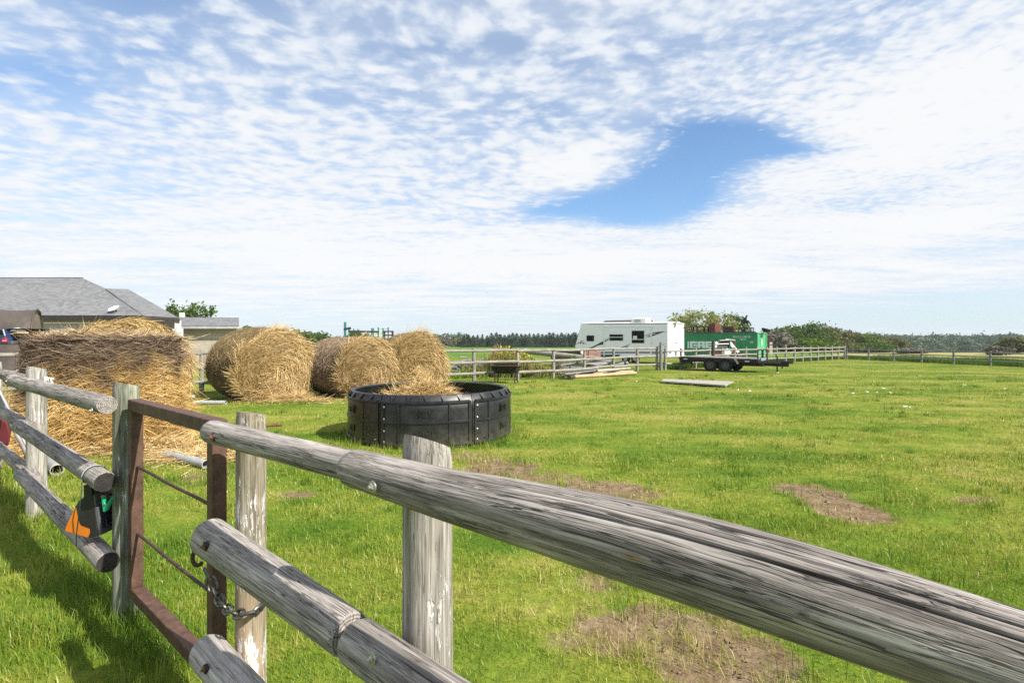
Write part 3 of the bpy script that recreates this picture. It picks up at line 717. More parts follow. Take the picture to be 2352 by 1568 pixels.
# ------------------------------------------------------------------ pipes in the grass, wheelbarrow
def pipe(label, p0, p1, r, ribs=False, m=None):
    p0, p1 = Vector(p0), Vector(p1); ax = (p1 - p0); L = ax.length; z = ax.normalized()
    prof = []
    k = 40 if ribs else 6
    for i in range(k + 1):
        prof.append((r * (1 + (.05 * math.sin(i * math.pi) if not ribs else .035 * (i % 2))), L * i / k))
    prof += [(r * .86, L), (r * .86, L * .3)]
    prof = [(r * .86, .02), (r * .86, 0)] + prof
    o = MB().lathe(prof, p0, z, 28).build('pipe', m or M_pvc, smooth=False)
    me = o.data
    return tag(o, label, 'pipe', 'pipes lying in the grass')
a, b_ = gnd(381, 1052), gnd(474, 1076)
pipe('long grey plastic pipe lying in the grass beside the gate, open end to the right', a + Vector((0, 0, .055)), b_ + Vector((0, 0, .055)), .055)
a, b_ = gnd(112, 1064), gnd(131, 1092)
pipe('short ribbed grey pipe with black open end behind the lower left rails', a + Vector((0, 0, .068)), b_ + Vector((0, 0, .068)), .068, True)
a, b_ = gnd(446, 929), gnd(519, 929)
pipe('pale grey pipe lying in front of the largest round bale', a + Vector((0, 0, .05)), b_ + Vector((0, 0, .05)), .055)
a, b_ = gnd(434, 915), gnd(450, 915)
pipe('stub of pale pipe in the shade between the upright bale and the largest round bale', a + Vector((0, 0, .05)), b_ + Vector((0, 0, .05)), .05, m=M_white)
c = at(10, 975, 5.75); c.z = 0
wb = thing('wheelbarrow', 'red wheelbarrow with grey tube handles at the left edge behind the fence', 'wheelbarrow', c)
def tray(z0, z1, s):
    return [Vector((c.x - .36 * s, c.y - .25 * s, z1)), Vector((c.x + .10 * s, c.y - .25 * s, z1)), Vector((c.x - .02, c.y - .2, z0)), Vector((c.x - .3, c.y - .2, z0))]
MB().prism([at(-40, 960, 5.75), at(16, 968, 5.75), at(24, 1000, 5.75), at(20, 1024, 5.75), at(-40, 1028, 5.75)], (-.52, .55, 0)).build('tray', M_red, wb, bevel=.02)
MB().tube([at(-8, 905, 5.45), at(28, 975, 5.45), at(72, 1062, 5.5)], .022, 10).build('handle', M_tubegrey, wb, smooth=True)
MB().tube([at(-6, 890, 5.95), at(30, 960, 5.95), at(66, 1040, 5.95)], .022, 10).build('handle', M_tubegrey, wb, smooth=True)
MB().tube([at(60, 1040, 5.5), at(62, 1075, 5.5)], .016, 8).build('leg', M_tubegrey, wb)

# ------------------------------------------------------------------ hay
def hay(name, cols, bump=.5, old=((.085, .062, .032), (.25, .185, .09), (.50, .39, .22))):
    def fn(g, b):
        rv = g.attr('rv'); p = g.pos()
        n = g.noise(p, 3.2, 4, .65); n2 = g.noise(p, 16, 3, .6)
        k = g.math('ADD', g.math('MULTIPLY', rv, .65), g.math('MULTIPLY', n, .35))
        c = g.ramp(k, [(i / (len(cols) - 1) * .8 + .1, q) for i, q in enumerate(cols)])
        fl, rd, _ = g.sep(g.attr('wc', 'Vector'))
        rn = g.noise(g.comb(g.math('MULTIPLY', rd, 13.0), g.math('MULTIPLY', n, 2.0), 0.0), 1, 2)      # wound layers on the end
        c = g.mix(g.math('MULTIPLY', g.step(rn, .36, .56, .75, 0), g.step(rd, .02, .06)), c, tuple(v * .9 for v in cols[0]))       # outer wrap is weathered, its colour darkened further as the shaded flank
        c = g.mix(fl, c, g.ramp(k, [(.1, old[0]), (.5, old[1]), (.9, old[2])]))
        c = g.mix(g.step(n2, .36, .62, .55, 0), c, tuple(v * .55 for v in cols[0]))
        g.put(b.inputs['Base Color'], c)
    return mat(name, fn, .75, .15)
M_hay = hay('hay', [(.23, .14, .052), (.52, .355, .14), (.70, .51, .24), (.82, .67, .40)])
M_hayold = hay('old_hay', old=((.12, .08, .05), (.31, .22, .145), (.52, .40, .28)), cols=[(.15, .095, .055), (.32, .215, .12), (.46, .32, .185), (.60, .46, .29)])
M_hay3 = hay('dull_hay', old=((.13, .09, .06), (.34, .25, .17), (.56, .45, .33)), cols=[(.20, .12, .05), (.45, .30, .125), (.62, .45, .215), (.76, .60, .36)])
def f_bale1(g, b):
    rv = g.attr('rv'); p = g.pos(); x, y, z = g.sep(p)
    gold = g.ramp(rv, [(.1, (.19, .105, .028)), (.5, (.50, .315, .10)), (.9, (.78, .58, .29))])
    old = g.ramp(rv, [(.1, (.040, .027, .019)), (.55, (.145, .10, .066)), (.95, (.38, .29, .21))])
    # weathered crust on top, darker along the left flank too, ragged lower edge
    n = g.noise(p, 1.6, 4, .65)
    nn = g.math('SUBTRACT', n, .5)
    top = g.step(g.math('ADD', g.math('ADD', z, g.math('MULTIPLY', g.math('SUBTRACT', rv, .5), .30)), g.math('MULTIPLY', nn, 1.1)), 1.02, 1.34)
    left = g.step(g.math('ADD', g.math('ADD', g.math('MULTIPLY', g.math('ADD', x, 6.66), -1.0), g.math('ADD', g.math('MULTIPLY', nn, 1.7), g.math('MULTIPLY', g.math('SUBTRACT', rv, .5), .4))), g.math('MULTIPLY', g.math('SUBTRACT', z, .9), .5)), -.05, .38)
    gold = g.mix(g.step(g.noise(p, 4.5, 4, .65), .53, .70, 0, .75), gold, old)
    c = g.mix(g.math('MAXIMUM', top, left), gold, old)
    c = g.mix(g.step(z, 1.66, 1.72), c, g.ramp(rv, [(.1, (.16, .105, .05)), (.5, (.36, .25, .13)), (.9, (.55, .43, .27))]))
    g.put(b.inputs['Base Color'], c)
M_bale1 = mat('weathered_straw', f_bale1, .8, .1)
hr = np.random.default_rng(3)
def strands(mb, P, Tn, Nn, L, wd, lift, A, curl=.3, flank=0.0, rad=0.0):
    """flat stalks starting at P, running along Tn and lifting along Nn"""
    n = len(P); B = np.cross(Tn, Nn); B /= np.linalg.norm(B, axis=1)[:, None] + 1e-9
    L = L[:, None]; l = lift[:, None]
    sv = hr.normal(0, curl, (n, 1)) * L
    p0 = P; p1 = P + Tn * L * .5 + Nn * l * L * .35 + B * sv * .4; p2 = P + Tn * L + Nn * l * L + B * sv - np.array([0, 0, 1]) * (L * .05)
    tw = hr.normal(0, 1, (n, 1)); q = B * np.cos(tw) + Nn * np.sin(tw) * .7; q = q * (wd[:, None] / 2)
    V = np.stack([p0 - q, p0 + q, p1 - q, p1 + q, p2 - q * .5, p2 + q * .5], 1)
    i = np.arange(n)[:, None] * 6
    F = np.concatenate([i + np.array([[0, 1, 3, 2]]), i + np.array([[2, 3, 5, 4]])])
    mb.add(V.reshape(-1, 3), F, np.c_[np.full(n * 6, flank), np.repeat(np.broadcast_to(rad, (n,)), 6), np.zeros(n * 6)], np.repeat(A, 6))
def rand_unit(n): v = hr.normal(0, 1, (n, 3)); return v / np.linalg.norm(v, axis=1)[:, None]
def nrm(v): return v / (np.linalg.norm(v, axis=-1)[..., None] + 1e-9)
def round_bale(name, label, c, ax, L, rx, rz, n, m, seed, dz=0, flat=.12, fluff=1.0, point=0.0):
    """round bale lying on its side: c is the centre of its front face on the ground, ax the direction of its axis out of that face"""
    ax = np.array(Vector((ax[0], ax[1], 0)).normalized()); sx = np.array([ax[1], -ax[0], 0.]); up = np.array([0, 0, 1.]); c = np.array((c[0], c[1], rz - flat * rz))
    mb = MB()
    def shape(th, rad, s):      # s = 0 at the front face, L at the back
        cs, sn = np.cos(th), np.sin(th)
        r = rad * (1 + .07 * (fbm(np.c_[cs * 1.2 + seed, sn * 1.2, s * .8], 3) - .5) * 2)
        z = sn * rz * r * (1 + point * np.clip(sn, 0, 1) ** 6); z = np.maximum(z, -rz * (1 - flat)); xx = cs * rx * r * (1 + np.where(sn < -.2, .07 * (-sn), 0))
        bul = .035 * (1 - rad ** 2) * np.where(s < .02, 1, 0)
        return c + xx[:, None] * sx + z[:, None] * up - s[:, None] * ax + bul[:, None] * ax
    nt, ns = 56, 12
    th = np.linspace(0, 2 * np.pi, nt + 1)[:-1]; ss = np.linspace(0, L, ns)
    H, S = np.meshgrid(th, ss); V = shape(H.ravel(), np.ones(H.size) * .965, S.ravel() + .03)
    i = np.arange(nt * ns).reshape(ns, nt)
    F = np.stack([i[:-1], np.roll(i, -1, 1)[:-1], np.roll(i, -1, 1)[1:], i[1:]], -1).reshape(-1, 4)
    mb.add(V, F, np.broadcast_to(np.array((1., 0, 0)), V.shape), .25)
    rr = np.linspace(.965, 0.02, 10); H, Rr = np.meshgrid(th, rr); V = shape(H.ravel(), Rr.ravel(), H.ravel() * 0); V = V - ax * .045
    i = np.arange(nt * 10).reshape(10, nt); F = np.stack([i[:-1], i[1:], np.roll(i, -1, 1)[1:], np.roll(i, -1, 1)[:-1]], -1).reshape(-1, 4)
    mb.add(V, F, None, .18)
    # end face: stalks wound in a spiral
    k = int(n * .5); rad = np.sqrt(hr.random(k)) * .99; th = hr.uniform(0, 2 * np.pi, k)
    P = shape(th, rad, th * 0) - ax * .03; P2 = shape(th + .02, rad, th * 0) - ax * .03; T = nrm(P2 - P)
    out = nrm(P - c)
    clump = (fbm(P * 3.1 + seed, 2) - .5)[:, None] * 2.4
    T = nrm(T + rand_unit(k) * .55 + out * clump - up * .12 * (1 + rad[:, None])); N_ = np.broadcast_to(ax, (k, 3))
    strands(mb, P, T, N_, hr.uniform(.10, .46, k) * fluff, hr.uniform(.004, .013, k), np.abs(hr.normal(.05, .12, k)), np.clip(hr.normal(.58, .27, k) + clump[:, 0] * .12, 0, 1), rad=rad)
    # curved flank: stalks wound round, thinned by the weather
    k = int(n * .5); th = hr.uniform(-.35, np.pi + .35, k); s = hr.uniform(0, L, k)
    P = shape(th, np.ones(k) * .975, s + .03); P2 = shape(th + .02, np.ones(k) * .975, s + .03); T = nrm(P2 - P); T = T * hr.choice([-1, 1], (k, 1))
    N_ = nrm(P - (c - s[:, None] * ax)); T = nrm(T + rand_unit(k) * .5 - up * .25)
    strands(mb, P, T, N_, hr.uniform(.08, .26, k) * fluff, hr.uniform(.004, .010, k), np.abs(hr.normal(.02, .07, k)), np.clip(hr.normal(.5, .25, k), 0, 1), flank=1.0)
    # skirt of loose stalks at the foot
    k = n // 12; th = hr.uniform(0, 2 * np.pi, k); P = c + np.c_[np.cos(th) * rx * .55, np.sin(th) * .25, np.zeros(k)] ; P = P + ax * hr.uniform(-.1, .25, (k, 1)); P[:, 2] = hr.uniform(.0, .14, k)
    T = nrm(rand_unit(k) * np.array([1, 1, .25])); strands(mb, P, T, np.broadcast_to(up, (k, 3)), hr.uniform(.15, .4, k), hr.uniform(.006, .011, k), np.abs(hr.normal(.05, .1, k)), hr.uniform(.3, .9, k))
    return tag(mb.build(name, m), label, 'hay bale', 'round hay bales')
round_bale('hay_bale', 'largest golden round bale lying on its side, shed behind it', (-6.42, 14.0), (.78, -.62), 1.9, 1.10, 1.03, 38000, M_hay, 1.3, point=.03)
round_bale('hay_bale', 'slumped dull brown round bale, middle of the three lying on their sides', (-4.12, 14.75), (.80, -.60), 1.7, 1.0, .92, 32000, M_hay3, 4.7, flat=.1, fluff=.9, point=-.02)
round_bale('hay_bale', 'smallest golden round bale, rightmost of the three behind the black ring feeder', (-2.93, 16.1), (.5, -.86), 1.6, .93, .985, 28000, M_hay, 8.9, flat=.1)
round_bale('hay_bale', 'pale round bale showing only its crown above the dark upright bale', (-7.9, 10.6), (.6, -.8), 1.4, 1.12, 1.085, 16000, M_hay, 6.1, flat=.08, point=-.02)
# upright bale: stands on its end, wound horizontally
def upright_bale():
    c = np.array((-6.43, 8.2, 0.)); R0, H0 = 1.0, 1.62; mb = MB(); sd_ = 2.2
    def shape(th, z, off=0):
        r = R0 * (1 + .05 * (fbm(np.c_[np.cos(th) * 1.5 + 9, np.sin(th) * 1.5, z * 1.3], 3) - .5) * 2) + .09 * np.clip(1 - z / .45, 0, 1) ** 2 + .025 * np.sin(z * 5) + off
        r = r * np.where(z > 1.30, 1 - .15 * np.clip((z - 1.30) / .32, 0, 1) ** 2, 1)
        return c + np.c_[np.cos(th) * r, np.sin(th) * r, z]
    nt, nz = 72, 16; th = np.linspace(0, 2 * np.pi, nt + 1)[:-1]; H, Z = np.meshgrid(th, np.linspace(0, H0, nz))
    i = np.arange(nt * nz).reshape(nz, nt); F = np.stack([i[:-1], np.roll(i, -1, 1)[:-1], np.roll(i, -1, 1)[1:], i[1:]], -1).reshape(-1, 4)
    mb.add(shape(H.ravel(), Z.ravel(), -.04), F, None, .1)
    rr = np.linspace(.9, 0.02, 8); H, Q = np.meshgrid(th, rr); V = c + np.c_[np.cos(H.ravel()) * Q.ravel(), np.sin(H.ravel()) * Q.ravel(), H0 - .02 + .10 * (1 - (Q.ravel() / .9) ** 2)]
    i = np.arange(nt * 8).reshape(8, nt); F = np.stack([i[:-1], np.roll(i, -1, 1)[:-1], np.roll(i, -1, 1)[1:], i[1:]], -1).reshape(-1, 4); mb.add(V, F, None, .4)
    k = 62000; th = hr.uniform(np.pi * .72, np.pi * 2.1, k); z = hr.uniform(0.0, H0 - .03, k)
    P = shape(th, z, -.02); T = np.c_[-np.sin(th), np.cos(th), z * 0] * hr.choice([-1, 1], (k, 1)); N_ = np.c_[np.cos(th), np.sin(th), z * 0]
    low = np.clip(1.15 - z, 0, 1)[:, None]; cl = (fbm(P * 2.6, 2) - .5)[:, None] * 2
    T = nrm(T + rand_unit(k) * (.42 + .60 * low) + np.array([0, 0, -1.]) * (.50 * low + cl * 1.3 * (.35 + low)))
    strands(mb, P, T, N_, hr.uniform(.06, .30, k) * (1 + .5 * low[:, 0]), hr.uniform(.003, .0085, k), np.abs(hr.normal(.05, .12, k)) * (1 + low[:, 0]), np.clip(hr.normal(.5, .24, k) + cl[:, 0] * .12, 0, 1))
    k = 9000; a = hr.uniform(0, 2 * np.pi, k); q = np.sqrt(hr.random(k)) * .95; P = c + np.c_[np.cos(a) * q, np.sin(a) * q, H0 - .02 + .10 * (1 - q ** 2)]
    T = nrm(np.c_[-np.sin(a), np.cos(a), a * 0] * hr.choice([-1, 1], (k, 1)) + rand_unit(k) * .4); strands(mb, P, T, np.broadcast_to(np.array([0, 0, 1.]), (k, 3)), hr.uniform(.1, .35, k), hr.uniform(.005, .01, k), np.abs(hr.normal(.06, .1, k)), hr.uniform(.2, .95, k))
    return tag(mb.build('hay_bale', M_bale1), 'big upright straw bale with dark weathered top, left of the gate', 'hay bale', 'round hay bales')
upright_bale()
def heap(name, label, cat, c, rx, ry, h, n, m, kind=None, Lr=(.15, .45), z0=0.0, lo=.006, hi=.011, ang=0.0, core=True, flatten=.35):
    mb = MB(); c = np.array((c[0], c[1], z0)); ca, sa = math.cos(ang), math.sin(ang)
    def surf(u, v):
        q = np.clip(1 - (u ** 2 + v ** 2), 0, 1); z = h * q ** .75 * (1 + .5 * (fbm(np.c_[u * 2.2 + c[0], v * 2.2 + c[1], u * 0], 2) - .5))
        x, y = u * rx, v * ry
        return c + np.c_[x * ca - y * sa, x * sa + y * ca, z]
    if core:
        nt, nr = 40, 8; th = np.linspace(0, 2 * np.pi, nt + 1)[:-1]; H, Q = np.meshgrid(th, np.linspace(1, .02, nr)); V = surf(np.cos(H).ravel() * Q.ravel(), np.sin(H).ravel() * Q.ravel()) - np.array([0, 0, .03])
        i = np.arange(nt * nr).reshape(nr, nt); mb.add(V, np.stack([i[:-1], np.roll(i, -1, 1)[:-1], np.roll(i, -1, 1)[1:], i[1:]], -1).reshape(-1, 4), None, .25)
    a = hr.uniform(0, 2 * np.pi, n); q = np.sqrt(hr.random(n)) if core else np.abs(hr.normal(0, .55, n)); u, v = np.cos(a) * q, np.sin(a) * q
    P = surf(u, v); T = nrm(rand_unit(n) * np.array([1, 1, flatten])); up = np.broadcast_to(np.array([0, 0, 1.]), (n, 3))
    strands(mb, P - np.array([0, 0, .02 if core else 0]), T, up, hr.uniform(*Lr, n), hr.uniform(lo, hi, n), np.abs(hr.normal(.05, .12, n)), hr.uniform(.15, 1, n))
    o = mb.build(name, m); return tag(o, label, cat, None, kind)
heap('hay_heap', 'loose golden hay heap behind the post at the left edge', 'hay heap', (-7.75, 7.0), 1.15, .9, 1.0, 9000, M_hay)
heap('loose_hay', None, None, gnd(655, 920)[:2], 1.75, .75, .05, 3200, M_hay, 'stuff', core=False, flatten=.12)
heap('loose_hay', None, None, (-5.35, 7.55), 1.0, .55, .10, 2600, M_hay, 'stuff', core=False, flatten=.2)
heap('loose_hay', None, None, gnd(440, 1052)[:2], 1.0, .5, .04, 1500, M_hay, 'stuff', core=False, flatten=.12)
heap('loose_hay', None, None, gnd(820, 905)[:2], .9, .5, .05, 900, M_hay, 'stuff', core=False, flatten=.12)

# ------------------------------------------------------------------ black ring feeder
def f_plastic(g, b):
    p = g.coord('Object'); n = g.noise(p, 5, 4, .6); x, y, z = g.sep(p)
    c = g.mix(g.step(n, .3, .7), (.0055, .0058, .0065), (.013, .0135, .015))
    dust = g.math('MULTIPLY', g.step(z, .38, .0), g.step(g.noise(p, 9, 4, .7), .33, .62)); c = g.mix(g.math('MULTIPLY', dust, .55), c, (.10, .085, .06)); c = g.mix(g.step(g.noise(p, 2.2, 5, .7), .5, .72, 0, .22), c, (.040, .039, .037))
    g.put(b.inputs['Base Color'], c); g.put(b.inputs['Normal'], g.bump(g.noise(p, 70, 3, .6), .12, .004)); g.put(b.inputs['Roughness'], g.step(n, .3, .7, .34, .5))
M_feed = mat('black_poly', f_plastic, .4, .6)
FC = Vector((-1.415, 8.95, 0)); FR = 1.385; FH = .80
fd = thing('ring_feeder', 'round black plastic cattle feeder ring with notched rim in the grass', 'feeder', FC)
def fpt2(a, r, z): return FC + Vector((r * math.cos(a), r * math.sin(a), z))
A0 = R(-54)       # a panel seam faces the camera on the right
NP = 6
def arc_wall(a0, a1, prof, n=20):
    m = len(prof); V = [fpt2(a0 + (a1 - a0) * i / n, r, z) for i in range(n + 1) for r, z in prof]
    F = [(i * m + k, (i + 1) * m + k, (i + 1) * m + (k + 1) % m, i * m + (k + 1) % m) for i in range(n) for k in range(m)]
    return V, np.array(F)
span = 2 * math.pi / NP
wall = [(FR, .03), (FR + .004, .22), (FR, .40), (FR - .004, .58), (FR - .008, .685), (FR - .02, .70), (FR - .045, FH - .008), (FR - .06, FH), (FR - .10, FH - .002), (FR - .115, FH - .02), (FR - .05, .66), (FR - .045, .40), (FR - .045, .03)]
def textmesh(s, size):
    cu = bpy.data.curves.new('t', 'FONT'); cu.body = s; cu.size = size; cu.align_x = 'CENTER'; cu.align_y = 'CENTER'; cu.extrude = .5; cu.resolution_u = 3
    ob = bpy.data.objects.new('t', cu); COL.objects.link(ob); dg = bpy.context.evaluated_depsgraph_get(); me = ob.evaluated_get(dg).to_mesh()
    V = np.array([v.co[:] for v in me.vertices]); F = [tuple(p.vertices) for p in me.polygons]; ob.evaluated_get(dg).to_mesh_clear()
    bpy.data.objects.remove(ob); bpy.data.curves.remove(cu); return V, F
TX = {k: textmesh(k, s) for k, s in (('AGI', .13), ('MADE', .055), ('IN', .055), ('USA', .055))}
def on_wall(mb, V, F, a, z, th, rot=0.0, r=FR + .002):
    c, s = math.cos(rot), math.sin(rot); q = []
    for x, y, d_ in V:
        u, v = x * c - y * s, x * s + y * c; q.append(fpt2(a + u / FR, r + (d_ + .5) * th, z + v))
    mb.add(q, F)
for k in range(NP):
    a0 = A0 + k * span; a1 = a0 + span - .004
    pw = MB().add(*arc_wall(a0 + .004, a1, wall)); mb = pw
    for i in range(5):                                            # wedge-shaped notches moulded into the rim
        a = a0 + span * (.14 + .18 * i); hw = .034
        P = [fpt2(a - hw, FR - .040, FH - .004), fpt2(a + hw, FR - .040, FH - .004), fpt2(a, FR + .014, .705), fpt2(a, FR - .06, .72)]
        mb.add(P, [(0, 2, 1), (0, 3, 2), (1, 2, 3), (0, 1, 3)])
    pn = pw.build('panel', M_feed, fd)
    mb = MB()
    for z, hh in ((.69, .024), (.395, .024), (.065, .026)):      # horizontal ribs
        mb.add(*arc_wall(a0 + .035, a1 - .035, [(FR - .01, z - hh), (FR + .018, z - hh * .6), (FR + .018, z + hh * .6), (FR - .01, z + hh)]))
    for f_ in (.035, .22, .74, .965):
        a = a0 + span * f_; wdt = .02 if f_ in (.22, .74) else .032
        mb.add(*arc_wall(a - wdt / 2, a + wdt / 2, [(FR - .01, .05), (FR + .016, .05), (FR + .012, .69), (FR - .01, .70)], 2))
    mb.build('rib', M_feed, pn)
    for z, rot in ((.535, math.pi), (.235, 0)):
        am = a0 + span * .50; mb = MB()
        mb.add(*arc_wall(am - .075, am + .075, [(FR - .005, z - .07), (FR + .009, z - .066), (FR + .009, z + .066), (FR - .005, z + .07)], 4))
        on_wall(mb, *TX['AGI'], am, z - .003, .012, rot, FR + .008); mb.build('logo', M_feed, pn)
    mb = MB()
    for i, t_ in enumerate(('MADE', 'IN', 'USA')): mb = MB(); on_wall(mb, *TX[t_], a0 + span * .85 + (i - 1) * .05, .23, .006, R(90), FR + .002); mb.build('lettering', M_feed, pn)
    for z in (.62, .44, .26, .10):
        p = fpt2(a0 + .055, FR + .012, z); MB().lathe([(.016, 0), (.016, .005), (.009, .011), (0, .012)], p, p - FC - Vector((0, 0, z)), 12).build('bolt', M_bolt, pn, smooth=True)
def build_feet():
    for k in range(14):
        mb = MB().add(*arc_wall(A0 + .18 + k * 2 * math.pi / 14, A0 + .34 + k * 2 * math.pi / 14, [(FR - .03, -.02), (FR + .005, -.02), (FR - .002, .04), (FR - .04, .04)], 3)); mb.build('foot', M_feed, fd)
build_feet()
heap('hay_pile', 'pile of dry hay heaped inside the black ring feeder', 'hay pile', (-1.62, 8.75), .84, .8, .82, 14000, M_hay, Lr=(.15, .38), z0=.0)

# ------------------------------------------------------------------ far fences
def far_fence(label, pts, heights, zs, rp, rr, m, mr, side, seed, loc):
    f = thing('rail_fence', label, 'fence', loc); rnd = random.Random(seed)
    for i, (p, h) in enumerate(zip(pts, heights)):
        x, y = p; tl = rnd.uniform(-.015, .015)
        log(MB(), (x, y, -.1), (x + tl, y, h), rp * rnd.uniform(.92, 1.1), rp * rnd.uniform(.85, 1), n=12, step=.3, seed=seed + i).build('post', m, f)
    for z in zs:
        for i in range(len(pts) - 1):
            h = heights[i]; (x0, y0), (x1, y1) = pts[i], pts[i + 1]
            za, zb = z + rnd.uniform(-.02, .02), z + rnd.uniform(-.02, .02); o = side * rp * .4
            a, b_ = Vector((x0 + o, y0 - abs(o), za)), Vector((x1 + o, y1 - abs(o), zb)); ex = (b_ - a).normalized() * .04
            log(MB(), a - ex, b_ + ex, rr * rnd.uniform(.9, 1.1), rr * rnd.uniform(.8, 1), n=10, step=.35, seed=seed + 50 + i, bend=rnd.uniform(-.008, .008)).build('rail', mr, f)
    return f
def seq(p, q, n, inc=True): return [(p[0] + (q[0] - p[0]) * i / n, p[1] + (q[1] - p[1]) * i / n) for i in range(n + (1 if inc else 0))]
fa = [(-17.5, 11.4), (-15.5, 12.5), (-13.3, 13.8), (-11.6, 14.9), (-9.7, 16.0), (-7.9, 17.0), (-6.2, 17.9), (-4.6, 18.7), (-3.0, 19.4), (-1.49, 20.1), (.232, 21), (1.777, 22), (3.39, 24), (5.15, 26), (6.7, 27.4), (8.0, 28.3)]
far_fence('pale three rail log fence behind the hay bales and in front of the caravan', fa, [1.33] * 11 + [1.30, 1.28, 1.26, 1.25, 1.25], (1.235, .78, .34), .075, .062, M_far, M_far, 1, 100, (fa[0][0], fa[0][1], 0))
fb = seq((8.5, 28.4), (30.2, 46.5), 18)
far_fence('pale log fence with many close posts running behind the trailer to the far corner', fb, [1.22] * 19, (1.06, .74, .36), .08, .058, M_far, M_far, 1, 300, (8.5, 28.4, 0))
fr = [(30.25, 46.3), (30.6, 43.9), (30.35, 40.3), (30.5, 37.4), (31.0, 36.0), (31.6, 34.3), (31.75, 32.2)]
fr = seq((30.25, 46.3), (31.4, 33.6), 5, False) + [(31.4, 33.6), (31.7, 31), (31.95, 28.4), (32.2, 25.8)]
far_fence('grey three rail fence along the far right side with the tan field behind', fr, [.98] * len(fr), (.87, .60, .30), .07, .045, M_fargrey, M_fargrey, -1, 500, (30.25, 46.3, 0))
gp = gnd(1518, 851); log(MB(), (gp.x, gp.y, -.1), (gp.x, gp.y, 1.56), .09, .082, n=14, step=.3, seed=77).build('gate_post', M_fargrey)
tag(bpy.data.objects['gate_post'], 'tall thick round post standing beside a fence post in front of the caravan', 'post')
gp = at(1638, 800, 29.6); log(MB(), (gp.x, gp.y, -.1), (gp.x, gp.y, 1.62), .10, .085, n=14, step=.3, seed=78).build('gate_post', M_bark)
tag(bpy.data.objects['gate_post.001'], 'tall dark brown post behind the flatbed trailer in front of the loader', 'post')

# ------------------------------------------------------------------ caravan
def f_siding(pitch, c, line=.55, axis='Z', noise_=.06):
    def fn(g, b):
        p = g.coord('Object'); x, y, z = g.sep(p)
        f = g.math('FRACT', g.math('MULTIPLY', z, 1 / pitch))
        l = g.step(f, .0, .16, line, 1)
        n = g.noise(p, 2.5, 4, .6)
        cc = g.mix(g.step(n, .3, .7), tuple(v * (1 - noise_) for v in c), tuple(min(1, v * (1 + noise_)) for v in c))
        g.put(b.inputs['Base Color'], g.mix(1.0, cc, g.comb(l, l, l), 'MULTIPLY'))
    return fn
M_rv = mat('caravan_siding', f_siding(.13, (.90, .885, .955), .72, noise_=.02), .7, .08)
M_rvwhite = plain('caravan_white', (.80, .80, .79), .35, .5, 0, .03, 2)
M_rvroof = plain('caravan_roof', (.74, .73, .68), .6, .3, 0, .08, 2)
M_glass = plain('dark_glass', (.006, .007, .008), .12, .12, 0, .1)
M_decal = plain('navy_decal', (.022, .028, .055), .4, .4)
M_decal2 = plain('grey_decal', (.12, .135, .17), .4, .4)
M_skirt = plain('blue_grey_skirt', (.20, .24, .29), .5, .4)
M_navy = plain('dark_navy_skirt', (.035, .045, .07), .5, .4)
M_tyre = plain('tyre_rubber', (.014, .0135, .013), .85, .2, 0, .4, 12)
M_hub = plain('white_hub', (.52, .53, .53), .4, .4, .2)
M_iron = plain('dark_iron', (.017, .015, .014), .6, .4, .3, .4, 9)
M_lamp = plain('red_lamp', (.35, .012, .015), .25, .5)
RA = R(43); RC = Vector((.3045 * 36, 36, 0)); RD = Vector((-math.cos(RA), math.sin(RA), 0)); RR = Vector((math.sin(RA), math.cos(RA), 0)); RN = -RR
rc = RN.dot(RC)
def rz(zx, zy, off=0.0):
    dx, dy = zoomed(1680, 940, 5.6, zx, zy); return onplane(dx, dy, RN, rc + off)
def rvp(dx, dy, off=0.0): return onplane(dx, dy, RN, rc + off)
rv = thing('caravan', 'long white travel trailer caravan with dark windows and navy swooshes behind the fence', 'caravan', (RC + RD * 3.6 + RR * 1.3))
prof = [rvp(1334, 745), rvp(1534, 743.4), rvp(1534, 822), rvp(1350, 821), rvp(1326, 812), rvp(1320.5, 796)]
MB().prism(prof, RR * 2.6).build('body', M_rv, rv, bevel=.04)
# rear face is a smooth white panel set 6 mm proud
def rear(u, z): return RC - RD * .006 + RR * u + Vector((0, 0, z))
zt = rvp(1534, 743.4).z; zb = rvp(1534, 822).z
MB().prism([rear(.03, zb + .03), rear(2.57, zb + .03), rear(2.57, zt - .03), rear(.03, zt - .03)], -RD * .004).build('rear_panel', M_rvwhite, rv)
tp = [p.copy() for p in (rvp(1334, 744), rvp(1535, 742.5))]
MB().prism([tp[0] - RR * .02, tp[1] - RR * .02, tp[1] + RR * 1.3 + Vector((0, 0, .10)), tp[1] + RR * 2.62, tp[0] + RR * 2.62, tp[0] + RR * 1.3 + Vector((0, 0, .10))], (0, 0, .05)).build('roof', M_rvroof, rv)
def slab(name, quad, m, th=.02, off=0.0, par=None, bevel=0):
    return MB().prism([rz(*q) + RN * off for q in quad], RN * th).build(name, m, par or rv, bevel=bevel)
def rect(x0, y0, x1, y1): return [(x0, y0), (x1, y0), (x1, y1), (x0, y1)]
slab('slide_out', rect(742, 232, 1548, 716), M_rv, .05)
for q in (rect(738, 226, 757, 716), rect(1526, 226, 1545, 716), rect(738, 222, 1560, 231)): slab('slide_trim', q, M_rvwhite, .07)
